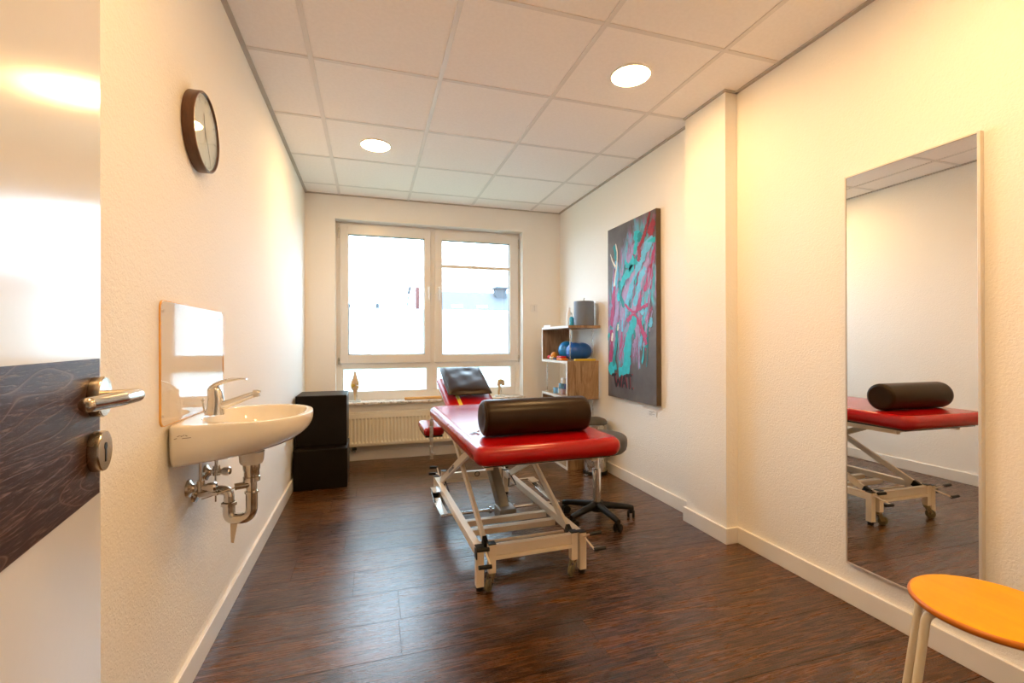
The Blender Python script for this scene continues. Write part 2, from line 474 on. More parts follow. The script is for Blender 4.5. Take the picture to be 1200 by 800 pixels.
box(bm, PX-.018, PX, PY0, PY1, ZC-.006, ZC+.006); box(bm, PX-.018, XR, PY0-.018, PY0, ZC-.006, ZC+.006)
box(bm, XL, XR, YB-.022, YB, ZC-.006, ZC+.006)
M_EDGE = mat('edge_angle', (.50, .45, .40), .5); vary(M_EDGE, (.48, .43, .38), (.52, .47, .42), 5)
obj('edge_angle', bm, M_EDGE, ceil, 0)

# baseboards
BH, BT = .086, .015
def bb(name, *boxes):
    bm = NB()
    for b_ in boxes: box(bm, *b_, 0, BH, .0025, 2)
    struct(name, bm, M_SKIRT)
bb('baseboard_left', (XL, XL+BT, YF, YB))
bb('baseboard_back', (XL+BT, XR, YB-BT, YB))
bb('baseboard_right', (XR-BT, XR, YF, PY0), (XR-BT, XR, PY1, YB-BT),
   (PX-BT, PX, PY0-BT, PY1+BT), (PX, XR-BT, PY0-BT, PY0), (PX, XR-BT, PY1, PY1+BT))

# door frame behind camera side
bm = NB()
box(bm, -.255, -.215, YF-.13, YF+.012, 0, 2.05, .003); box(bm, .64, .68, YF-.13, YF+.012, 0, 2.05, .003)
box(bm, -.255, .68, YF-.13, YF+.012, 2.01, 2.05, .003); struct('trim_1', bm, M_WHITE)

# ------------------------------------------------------------------- window
win = struct_empty('window_1', (.6, YB+.04, WZ0))
yf0, yf1 = YB+.122, YB+.190      # fixed frame
ys0, ys1 = YB+.100, YB+.152      # sashes stand proud
bm = NB()
fw = .050
box(bm, WX0, WX0+fw, yf0, yf1, WZ0, WZ1, .003); box(bm, WX1-fw, WX1, yf0, yf1, WZ0, WZ1, .003)
box(bm, WX0+fw, WX1-fw, yf0, yf1, WZ1-fw, WZ1, .003); box(bm, WX0+fw, WX1-fw, yf0, yf1, WZ0, WZ0+.088, .003)
box(bm, WX0+fw, WX1-fw, yf0, yf1, .852, .945, .003)          # transom
box(bm, .537, .644, yf0+.0003, yf1, WZ0+.088, WZ1-fw, .003)           # mullion
box(bm, WX0+fw, -.248, yf0+.0006, yf1, WZ0+.088, .852, .003); box(bm, 1.421, WX1-fw, yf0+.0006, yf1, WZ0+.088, .852, .003)
obj('window_frame', bm, M_PVC, win, 35)
bm = NB()   # reveal lining
box(bm, WX0-.001, WX0+.003, YB-.001, yf0, WZ0, WZ1); box(bm, WX1-.003, WX1+.001, YB-.001, yf0, WZ0, WZ1)
box(bm, WX0, WX1, YB-.001, yf0, WZ1-.003, WZ1+.001); obj('reveal_lining', bm, M_WHITE, win, 0)

def sash(x0, x1, z0, z1, gx0, gx1, gz0, gz1, hx, muntin=False):
    bm = NB()
    box(bm, x0, gx0, ys0, ys1, z0, z1, .005, 3); box(bm, gx1, x1, ys0, ys1, z0, z1, .005, 3)
    box(bm, gx0-.004, gx1+.004, ys0+.0004, ys1, z0, gz0, .005, 3); box(bm, gx0-.004, gx1+.004, ys0+.0004, ys1, gz1, z1, .005, 3)
    s = obj('sash', bm, M_PVC, win, 35)
    bm = NB()
    for a in ((gx0-.002, gx0+.006, gz0, gz1), (gx1-.006, gx1+.002, gz0, gz1), (gx0, gx1, gz0-.002, gz0+.006), (gx0, gx1, gz1-.006, gz1+.002)):
        box(bm, a[0], a[1], ys0+.022, ys0+.044, a[2], a[3])
    obj('seal', bm, M_GASKET, s, 0)
    bm = NB(); box(bm, gx0, gx1, ys0+.030, ys0+.034, gz0, gz1); obj('pane', bm, M_GLASS, s, 0)
    bm = NB(); box(bm, gx0+.006, gx1-.006, ys0+.0285, ys0+.0295, gz0+.006, 1.442); obj('privacy_film', bm, M_FILM, s, 0)
    bm = NB()
    box(bm, hx-.014, hx+.014, ys0-.009, ys0+.002, 1.595, 1.665, .004)
    tube(bm, fillet([(hx, ys0-.005, 1.655), (hx, ys0-.042, 1.655), (hx, ys0-.046, 1.535)], .014), .0085, 12)
    obj('handle', bm, M_PVC, s, 40)
    bm = NB()
    if muntin:
        box(bm, gx0-.002, gx1+.002, ys0+.008, ys0+.026, 1.863, 1.896, .002); obj('glazing_bar', bm, M_PVC, s, 0)
    return s
sash(-.280, .578, .906, 2.241, -.203, .516, .990, 2.145, .562)
sash(.621, 1.501, .906, 2.241, .693, 1.408, .983, 2.145, .655, True)
for x0, x1 in ((-.248, .537), (.644, 1.421)):
    bm = NB(); box(bm, x0, x1, yf0+.034, yf0+.038, WZ0+.088, .852); obj('pane', bm, M_GLASS, win, 0)
    bm = NB(); box(bm, x0, x1, yf0+.032, yf0+.033, WZ0+.088, .852); obj('privacy_film', bm, M_FILM, win, 0)
for hx in (-.288, 1.508):                                 # hinges at the lower outer corners
    bm = NB(); tube(bm, [(hx, ys0+.004, .90), (hx, ys0+.004, .965)], .008, 12); box(bm, hx-.007, hx+.007, ys0, yf0+.004, .925, .94)
    tube(bm, [(hx, ys0+.004, 2.10), (hx, ys0+.004, 2.20)], .007, 12); obj('hinge', bm, M_STEEL, win, 40)
bm = NB(); box(bm, WX0-.05, WX1+.01, YB-.062, yf0+.002, WZ0-.020, WZ0, .004, 3)
sill = obj('trim_2', bm, M_MARBLE, None, 35); sill['kind'] = 'structure'
bm = NB(); box(bm, WX0-.02, WX1+.02, yf1-.005, YB+.36, WZ0-.03, WZ0-.005); obj('outer_sill', bm, M_ALU, win, 0)

# ---------------------------------------------------------- ceiling lights
def emis(name, col, s):
    m = bpy.data.materials.new(name); m.use_nodes = True; N, L = m.node_tree.nodes, m.node_tree.links; N.clear()
    o = N.new('ShaderNodeOutputMaterial'); e = N.new('ShaderNodeEmission'); e.inputs['Color'].default_value = (*col, 1); e.inputs['Strength'].default_value = s
    L.new(e.outputs[0], o.inputs['Surface']); return m
LAMP_COL = (1.0, .61, .255); LAMP_S = 160
M_LAMP = emis('lamp_diffuser', LAMP_COL, LAMP_S)
LAMPS = [((1.285, 2.083), 'round warm ceiling light nearest the pillar on the right'),
         ((.036, 3.337), 'round warm ceiling light nearest the window on the left'),
         ((.036, .84), 'round warm ceiling light above the door'),
         ((1.285, .84), 'unseen ceiling light above the orange stool, added to warm the near walls')]  # last light is out of view, added to brighten the near walls
for (lx, ly), lab in LAMPS:
    t = thing('ceiling_light', lab, 'ceiling light', (lx, ly, ZC), 'round ceiling lights')
    bm = NB(); lathe(bm, [(.094, 0), (.094, -.004), (.097, -.008), (.103, -.008), (.106, -.004), (.106, 0)], (lx, ly, ZC+.001), 48); obj('trim_ring', bm, M_LTRIM, t)
    bm = NB(); lathe(bm, [(.094, -.001), (.093, -.006), (.06, -.0085), (0, -.009)], (lx, ly, ZC), 48); obj('diffuser', bm, M_LAMP, t)

# --------------------------------------------------------------------- door
e0 = V(-.348, .756, 0); dr = V(-.16, .987, 0).normalized(); dn = V(.987, .16, 0).normalized()
def D(s, o, z): return e0 - dr*s + dn*o + V(0, 0, z)    # s from free edge back to hinge, o out of the face
door = struct_empty('door_1', D(.84, -.02, 0))
def dbox(bm, s0, s1, o0, o1, z0, z1, bev=0, mi=0):
    Mx = Matrix((dr, dn, V(0, 0, 1))).transposed().to_4x4(); Mx.translation = e0
    return box(bm, -s1, -s0, o0, o1, z0, z1, bev, 2, mi, Mx)
bm = NB(); dbox(bm, .0, .84, -.040, 0, .008, 2.0, .0015); obj('door_leaf', bm, M_DOOR, door, 30)
bm = NB(); dbox(bm, .010, .838, -.002, .0015, .907, 1.085); obj('oak_band', bm, M_OAKB, door, 0)
def lever():
    c = D(.032, .0015, 1.036); k = D(.032, .0015, .966)
    bm = NB(); disc_on(bm, c, dn, [(0, 0), (.0255, 0), (.0262, .002), (.0262, .0105), (.0248, .0125), (0, .0125)], 40)
    h = obj('handle_rose', bm, M_HANDLE, door, 35)
    bm = NB()
    pts = fillet([D(.032, .008, 1.036), D(.032, .050, 1.037), D(.095, .046, 1.038), D(.148, .030, 1.038)], .016, 8)
    rg = tube(bm, pts, [.0082]*3 + [.0085]*(len(pts)-3), 18)
    ball(bm, pts[-1], .0083, 16)
    obj('door_handle', bm, M_HANDLE, door, 40)
    bm = NB(); disc_on(bm, k, dn, [(0, 0), (.0255, 0), (.0262, .002), (.0262, .0105), (.0250, .0125), (0, .0125)], 40)
    r = obj('key_rose', bm, M_HANDLE, door, 35)
    bm = NB(); disc_on(bm, k + dn*.0122 + V(0, 0, .006), dn, [(0, 0), (.0048, 0), (.0048, .0008), (0, .0008)], 20)
    Mx = Matrix((dr, dn, V(0, 0, 1))).transposed().to_4x4(); Mx.translation = k
    box(bm, -.0024, .0024, .0122, .0130, -.014, .006, 0, 2, 0, Mx); obj('keyhole', bm, M_BLKPL, r, 0)
    bm = NB()
    for z in (.25, 1.05, 1.8): tube(bm, [D(.848, .004, z), D(.848, .004, z+.09)], .007, 12)
    obj('hinge', bm, M_STEEL, door, 40)
lever()

# ------------------------------------------------------------------- clock
cy_, cz_ = 1.815, 1.825; cx0 = XL+.002; cd = .035; cr = .131
clk = thing('wall_clock', 'round brown-rimmed wall clock with pale dial on the left wall', 'clock', (XL, cy_, cz_))
bm = NB(); disc_on(bm, (cx0, cy_, cz_), (1, 0, 0), [(0, 0), (cr, 0), (cr, cd-.002), (cr-.002, cd), (cr-.006, cd), (cr-.007, cd-.004), (cr-.007, cd-.010), (0, cd-.010)], 64)
obj('case', bm, M_CLOCKW, clk, 35)
bm = NB(); disc_on(bm, (cx0+cd-.0098, cy_, cz_), (1, 0, 0), [(0, .0012), (cr-.008, .0012), (cr-.008, 0), (0, 0)], 64); dial = obj('dial', bm, M_DIAL, clk, 30)
M_MARK = mat('dial_mark', (.30, .27, .24), .5); vary(M_MARK, (.28, .25, .22), (.33, .3, .27), 30)
bm = NB()
for k in range(60):
    a = 2*pi*k/60; l = .020 if k % 5 == 0 else .007; w = .003 if k % 5 == 0 else .001
    beam(bm, (cx0+cd-.0082, cy_ + (cr-.014)*sin(a), cz_ + (cr-.014)*cos(a)), (cx0+cd-.0082, cy_ + (cr-.014-l)*sin(a), cz_ + (cr-.014-l)*cos(a)), w, .0006, up=V(1, 0, 0))
obj('hour_marks', bm, M_MARK, dial, 0)
def hand(a, l, w, nm, dx, m=M_MARK):
    bm = NB(); beam(bm, (cx0+cd-dx, cy_ - .02*sin(a), cz_ - .02*cos(a)), (cx0+cd-dx, cy_ + l*sin(a), cz_ + l*cos(a)), w, .0008, up=V(1, 0, 0))
    obj(nm, bm, m, clk, 0)
hand(radians(-12), .062, .006, 'hour_hand', .0072); hand(radians(150), .098, .004, 'minute_hand', .006); 
bm = NB(); disc_on(bm, (cx0+cd-.0046, cy_, cz_), (1, 0, 0), [(0, 0), (cr-.0068, 0), (cr-.0068, .0015), (0, .0015)], 64); obj('glass', bm, M_GLASS, clk, 30)

# --------------------------------------------------------- washbasin + tap
SY = 1.775
sink = thing('washbasin', 'small wall-hung cream ceramic washbasin with exposed chrome waste', 'sink', (XL, SY, .865))
def basin():
    bm = NB(); n = 72; ZT = .865
    def outer(t):
        c, s = cos(t), sin(t)
        if c >= 0: r = ((abs(c)/.215)**2.25 + (abs(s)/.228)**2.25)**(-1/2.25)
        else: r = ((abs(c)/.155)**9 + (abs(s)/.228)**9)**(-1/9)
        return Vector((-.413 + r*c, SY + r*s, 0))
    def inner(t, k=1.0):
        c, s = cos(t), sin(t)
        r = ((abs(c)/(.150*k))**2.4 + (abs(s)/(.196*k))**2.4)**(-1/2.4)
        return Vector((-.372 + r*c, SY + r*s, 0))
    T = [2*pi*k/n for k in range(n)]
    rings = []
    # bowl from bottom up
    for k, z in ((.10, -.118), (.35, -.114), (.6, -.100), (.8, -.078), (.92, -.048), (.975, -.018), (1.0, -.004), (1.015, .0005)):
        rings.append([bm.verts.new(inner(t, k) + V(0, 0, ZT + z)) for t in T])
    # rim
    for f, z in ((.35, .0015), (.7, .0015), (.93, 0)):
        rings.append([bm.verts.new(inner(t, 1.015).lerp(outer(t), f) + V(0, 0, ZT + z)) for t in T])
    rings.append([bm.verts.new(outer(t) + V(0, 0, ZT - .006)) for t in T])
    # outer shell sweeping down and inwards
    for i in range(1, 13):
        s = i/12; rg = []
        sx = .28 + .72*sqrt(max(0, 1 - s**2.7)); sy = .52 + .48*sqrt(max(0, 1 - s**3.2))
        for t in T:
            p = outer(t); fx = (p.x - XL)/.37
            x = XL + (p.x - XL)*sx
            y = SY + (p.y - SY)*(sy + (1-sy)*.55*max(0, 1 - fx*1.6))
            z = ZT - .006 - (.128 - .012*fx)*s
            rg.append(bm.verts.new((x, y, z)))
        rings.append(rg)
    for a, b in zip(rings, rings[1:]):
        for k in range(n): bm.faces.new((a[k], a[(k+1) % n], b[(k+1) % n], b[k]))
    bm.faces.new(rings[0]); bm.faces.new(rings[-1])
    # waste boss
    lathe(bm, [(.040, .03), (.037, -.002), (.033, -.010), (0, -.010)], (-.392, SY, .702), 32)
    o = obj('basin', bm, M_CERAM, sink, 50)
    bm = NB()
    lathe(bm, [(0, 0), (.020, 0), (.022, .002), (.022, .004), (.014, .005), (0, .003)], (-.372, SY, .7475), 28); obj('drain_ring', bm, M_CHROME, sink)
    bm = NB(); disc_on(bm, (-.472, 1.72, .825), (1, 0, .6), [(0, .010), (.006, .010), (.006, 0), (0, 0)], 16); obj('overflow_hole', bm, M_BLKPL, sink)
    bm = NB()      # small unreadable grey maker's mark on the near side
    for i, (x, z, l, s) in enumerate(((-.532, .836, .006, 1), (-.524, .838, .004, -1), (-.519, .838, .005, 1), (-.512, .839, .005, -1), (-.520, .830, .022, .15), (-.540, .829, .007, .6))):
        beam(bm, (x, SY-.2282, z-.000), (x+l, SY-.2282, z+l*s*.5), .0015, .0014, up=V(0, 1, 0))
    mk = mat('maker_mark', (.22, .17, .12), .5); vary(mk, (.2, .15, .1), (.25, .2, .15), 40); obj('maker_mark', bm, mk, sink, 0)
basin()

tp = thing('basin_tap', 'chrome single-lever mixer tap on the washbasin deck', 'tap', (-.497, 1.757, .867))
def tapf():
    ty = 1.757
    bm = NB()
    rings = []
    for z, rx, ry, dx in ((.867, .029, .024, 0), (.875, .028, .0235, 0), (.895, .025, .022, .002), (.92, .024, .021, .003), (.94, .023, .020, .001), (.953, .021, .018, -.001), (.960, .014, .012, -.001)):
        rings.append([bm.verts.new((-.497 + dx + rx*cos(2*pi*k/28), ty + ry*sin(2*pi*k/28), z)) for k in range(28)])
    for a, b in zip(rings, rings[1:]):
        for k in range(28): bm.faces.new((a[k], a[(k+1) % 28], b[(k+1) % 28], b[k]))
    bm.faces.new(rings[0]); bm.faces.new(rings[-1])
    obj('tap_body', bm, M_CHROME, tp, 60)
    bm = NB(); pts = smoothpath([V(-.49, ty, .892), V(-.45, ty, .905), V(-.405, ty, .922), V(-.376, ty, .932)], 6)
    tube(bm, pts, [.0155, .0095], 18); sp = obj('spout', bm, M_CHROME, tp, 50)
    bm = NB(); tube(bm, [(-.382, ty, .9345), (-.372, ty, .9345), (-.365, ty, .931)], [.0115, .0125], 18); tube(bm, [(-.374, ty, .934), (-.372, ty, .922)], .0115, 18); obj('aerator', bm, M_STEEL, sp, 40)
    bm = NB()   # lever blade
    P = smoothpath([V(-.508, ty, .953), V(-.490, ty, .967), V(-.462, ty, .979), V(-.430, ty, .984), V(-.402, ty, .983)], 5)
    W = [.019 - .011*i/(len(P)-1) for i in range(len(P))]; H = [.012 - .0095*i/(len(P)-1) for i in range(len(P))]
    rs = []
    for p, w, h in zip(P, W, H): rs.append([bm.verts.new(p + V(h*.3*cos(a), w*cos(a), h*sin(a))) for a in [2*pi*k/16 for k in range(16)]])
    for a, b in zip(rs, rs[1:]):
        for k in range(16): bm.faces.new((a[k], a[(k+1) % 16], b[(k+1) % 16], b[k]))
    bm.faces.new(rs[0]); bm.faces.new(rs[-1]); obj('lever', bm, M_CHROME, tp, 60)
    bm = NB(); tube(bm, [(-.524, ty-.008, .872), (-.530, ty-.008, .915)], .003, 10); ball(bm, (-.530, ty-.008, .918), .0055, 14); obj('pull_knob', bm, M_CHROME, tp)
tapf()

def plumbing():
    y = SY; yw = 1.800
    bm = NB()
    lathe(bm, [(0, 0), (.026, 0), (.026, -.022), (.024, -.026), (.024, -.045), (.0265, -.047), (.0265, -.062), (.017, -.064), (0, -.064)], (-.392, y, .694), 28)
    tube(bm, [(-.392, y, .64), (-.392, y, .60)], .0165, 20)
    lathe(bm, [(.0165, 0), (.022, 0), (.022, .006), (.0165, .006)], (-.392, y, .592), 24)
    w = obj('waste_outlet', bm, M_BRASSY, sink, 40)
    bm = NB()
    pts = fillet([(-.392, y, .600), (-.392, y, .507), (-.462, y+.004, .507), (-.462, y+.005, .56)], .034, 9)
    tube(bm, pts, .0185, 20)
    lathe(bm, [(.0185, 0), (.0235, .002), (.0235, .012), (.0185, .014)], (-.462, y+.005, .552), 24)
    pts = fillet([(-.462, y+.005, .553), (-.462, y+.006, .603), (-.500, yw-.01, .606), (XL+.004, yw, .598)], .034, 9)
    tube(bm, pts, .0160, 20); obj('trap_pipe', bm, M_BRASSY, sink, 40)
    bm = NB(); disc_on(bm, (XL+.001, yw, .598), (1, 0, 0), [(0, 0), (.033, 0), (.031, .006), (.018, .012), (0, .012)], 28); obj('wall_flange', bm, M_CHROME, sink, 40)
    for vy, vz, xx in ((1.742, .632, .07), (1.905, .640, .05)):
        bm = NB()
        disc_on(bm, (XL+.001, vy, vz), (1, 0, 0), [(0, 0), (.030, 0), (.028, .007), (.014, .014), (.011, .02), (0, .02)], 28)
        tube(bm, [(XL+.015, vy, vz), (XL+.058, vy, vz)], .0105, 14)
        tube(bm, [(XL+.036, vy, vz-.012), (XL+.036, vy, vz+.022), (XL+.036, vy, vz+.023)], .012, 14)
        tube(bm, [(XL+.036, vy, vz+.022), (XL+.036, vy, .762)], .0052, 10)
        v_ = obj('angle_valve', bm, M_BRASSY, sink, 40)
        bm = NB(); disc_on(bm, (XL+.056, vy, vz), (1, 0, 0), [(0, 0), (.013, 0), (.015, .004), (.015, .020), (.011, .026), (0, .026)], 10); obj('valve_knob', bm, M_BRASSY, v_, 30)
    bm = NB()
    tube(bm, [(-.392, y-.004, .622), (-.432, y-.012, .620), (-.440, y-.014, .619)], .0115, 14)
    tube(bm, [(-.43, y-.012, .619), (-.535, 1.755, .590)], .0027, 8)
    tube(bm, [(-.497, y-.012, .725), (-.497, y-.012, .575)], .0027, 8); box(bm, -.504, -.490, y-.020, y-.005, .597, .607)
    obj('popup_rod', bm, M_BRASSY, sink, 40)
    bm = NB(); Mx = rotm((-.445, y+.002, .488), radians(7), 'Y')
    vs = box(bm, -.458, -.436, y+.002, y+.0035, .425, .492, 0, 2, 0, Mx); 
    for v in vs:
        if v.co.z < .45: v.co.x += (-.449 - v.co.x)*.6
    tm = mat('cream_tag', (.74, .62, .46), .6); vary(tm, (.72, .6, .44), (.76, .64, .48), 20); obj('cleaning_tag', bm, tm, sink, 0)
plumbing()

# clear splash plate on the wall above the basin
spl = thing('splashback', 'clear acrylic splashback, its edge glow painted amber, on the wall above the basin', 'splashback', (XL, 1.80, .866))
def plate():
    y0, y1, z0, z1, r = 1.513, 2.088, .868, 1.227, .022
    out = []
    for cy, cz, a0 in ((y1-r, z1-r, 0), (y0+r, z1-r, 90), (y0+r, z0+r, 180), (y1-r, z0+r, 270)):
        for k in range(7): a = radians(a0 + 15*k); out.append((cy + r*cos(a), cz + r*sin(a)))
    xa, xb = XL+.006, XL+.011
    bm = NB(); A = [bm.verts.new((xb, y, z)) for y, z in out]; bm.faces.new(A)
    obj('sheet', bm, M_ACRYL, spl, 0)
    bm = NB(); A = [bm.verts.new((xb, y, z)) for y, z in out]; B = [bm.verts.new((xa, y, z)) for y, z in out]
    C_ = [bm.verts.new((xb, y + (1.8-y)*.006*2, z + (1.047-z)*.006*2)) for y, z in out]
    n = len(out)
    for k in range(n):
        bm.faces.new((A[k], A[(k+1) % n], B[(k+1) % n], B[k]))
        bm.faces.new((A[k], A[(k+1) % n], C_[(k+1) % n], C_[k]))
    am = mat('edge_glow_paint', (.80, .40, .06), .3); vary(am, (.74, .36, .05), (.84, .44, .08), 14); obj('edge_glow_paint', bm, am, spl, 0)  # warm light caught in the clear edges, put into the colour as amber
    for y, z in ((y0+.03, z1-.03), (y1-.03, z1-.03), (y0+.03, z0+.03), (y1-.03, z0+.03)):
        bm = NB(); disc_on(bm, (XL+.0005, y, z), (1, 0, 0), [(0, 0), (.005, 0), (.005, .009), (0, .009)], 12)
        obj('spacer', bm, M_LTRIM, spl, 30)
plate()

# ------------------------------------------------------------ wall mirror
mir = thing('wall_mirror', 'tall wall mirror with a thin pale metal edge on the right wall', 'mirror', (XR, 1.224, .17))
mx0, my0, my1, mz0, mz1 = XR-.016, .997, 1.446, .174, 1.796
bm = NB(); box(bm, mx0, mx0+.006, my0+.004, my1-.004, mz0+.004, mz1-.004); obj('mirror_glass', bm, M_MIRROR, mir, 0)
bm = NB()
box(bm, mx0-.003, XR, my0-.004, my0+.005, mz0-.004, mz1+.004, .001); box(bm, mx0-.003, XR, my1-.003, my1+.002, mz0-.004, mz1+.004, .001)
box(bm, mx0-.003, XR, my0, my1, mz1-.003, mz1+.003, .001); box(bm, mx0-.003, XR, my0, my1, mz0-.003, mz0+.003, .001)
obj('mirror_edge', bm, M_ALU, mir, 0)

# --------------------------------------------------------------- painting
pxf = 1.900; py0, py1, pz0, pz1 = 2.762, 3.443, .657, 2.037
pic = thing('painting', 'tall abstract canvas in grey, turquoise and magenta on the right wall', 'painting', (XR, 3.10, .657))
M_CANV = mat('painted_canvas', (.1, .08, .07), .6)
def canvas_mat():
    m = M_CANV; N, L, b = nodes(m); v = coords(m, (1, 1, 1)); 
    f = noise(m, v, 3.2, 7, .6, .6)
    base = ramp(m, f, [(.3, (.060, .044, .038)), (.5, (.105, .085, .078)), (.7, (.16, .135, .125))])
    v2 = coords(m, (1, 2.8, .9), (radians(28), 0, 0)); g = noise(m, v2, 3.6, 6, .6, 1.2)
    pur = ramp(m, g, [(.36, (.34, .05, .15)), (.46, (.32, .18, .36)), (.56, (.12, .34, .48)), (.68, (.04, .46, .54))])
    # painted zone fades out towards the lower part and the top corner
    tc = N.new('ShaderNodeTexCoord'); sp = N.new('ShaderNodeSeparateXYZ'); L.new(tc.outputs['Object'], sp.inputs[0])
    dz = mathn(m, 'SUBTRACT', sp.outputs['Z'], .80); dy = mathn(m, 'SUBTRACT', sp.outputs['Y'], mathn(m, 'MULTIPLY', dz, -.25))
    d = mathn(m, 'SQRT', mathn(m, 'ADD', mathn(m, 'POWER', mathn(m, 'MULTIPLY', dz, 1/.56), 2), mathn(m, 'POWER', mathn(m, 'MULTIPLY', dy, 1/.34), 2)), 0)
    k = mathn(m, 'ADD', d, mathn(m, 'MULTIPLY', mathn(m, 'SUBTRACT', noise(m, v2, 5, 5, .6, .8), .5), 1.7))
    mask = ramp(m, k, [(.72, (1, 1, 1)), (1.02, (0, 0, 0))])
    mx = N.new('ShaderNodeMix'); mx.data_type = 'RGBA'; L.new(mask, mx.inputs[0]); L.new(base, mx.inputs[6]); L.new(pur, mx.inputs[7])
    L.new(mx.outputs[2], b.inputs['Base Color']); bump(m, f, .3, .002)
canvas_mat()
M_CSIDE = mat('canvas_side', (.09, .062, .04), .7); vary(M_CSIDE, (.08, .055, .035), (.11, .075, .05), 8)
bm = NB(); box(bm, pxf+.0015, XR-.001, py0, py1, pz0, pz1, .002, 2); obj('canvas_edge', bm, M_CSIDE, pic, 30)
bm = NB(); box(bm, pxf, pxf+.0015, py0+.002, py1-.002, pz0+.002, pz1-.002); obj('canvas', bm, M_CANV, pic, 0)
def paint(name, c, c2=None):
    m = mat(name, c, .6, spec=.3); c2 = c2 or tuple(x*1.25 for x in c); f, v = vary(m, c, c2, 30, (1, 1, 1), 6); bump(m, f, .4, .002); return m
PC = [paint('turquoise_paint', (.02, .40, .46)), paint('sky_blue_paint', (.12, .42, .60)), paint('lilac_paint', (.32, .24, .42)),
      paint('magenta_paint', (.36, .04, .14)), paint('crimson_paint', (.25, .015, .025)), paint('off_white_paint', (.70, .64, .56)),
      paint('black_paint', (.012, .010, .012)), paint('teal_paint', (.01, .22, .24))]
def uv(u, v): return V(0, py1 - u*(py1-py0), pz0 + v*(pz1-pz0))
SLOT = [0]
def stroke(bm, pts, w, mi, ragged=.25, taper=(1, 1)):
    """a flat dab of thick paint along uv points; every stroke sits a hair above the one before"""
    SLOT[0] += 1; x = pxf - .0006 - .00002*SLOT[0]
    P = smoothpath([uv(*p) for p in pts], 6) if len(pts) > 2 else [uv(*pts[0]).lerp(uv(*pts[1]), t/6) for t in range(7)]
    L_, R_ = [], []
    n = len(P)
    for i, p in enumerate(P):
        d = (P[min(i+1, n-1)] - P[max(i-1, 0)]).normalized(); s = V(0, -d.z, d.y)
        t = i/(n-1); k = taper[0] + (taper[1]-taper[0])*t
        if i in (0, n-1): k *= .55
        wl = w*.5*k*(1 + random.uniform(-ragged, ragged)); wr = w*.5*k*(1 + random.uniform(-ragged, ragged))
        def cl(q): return V(x, min(max(q.y, py0+.003), py1-.003), min(max(q.z, pz0+.003), pz1-.003))
        L_.append(bm.verts.new(cl(p + s*wl))); R_.append(bm.verts.new(cl(p - s*wr)))
    for i in range(n-1):
        f = bm.faces.new((L_[i], L_[i+1], R_[i+1], R_[i])); f.material_index = mi
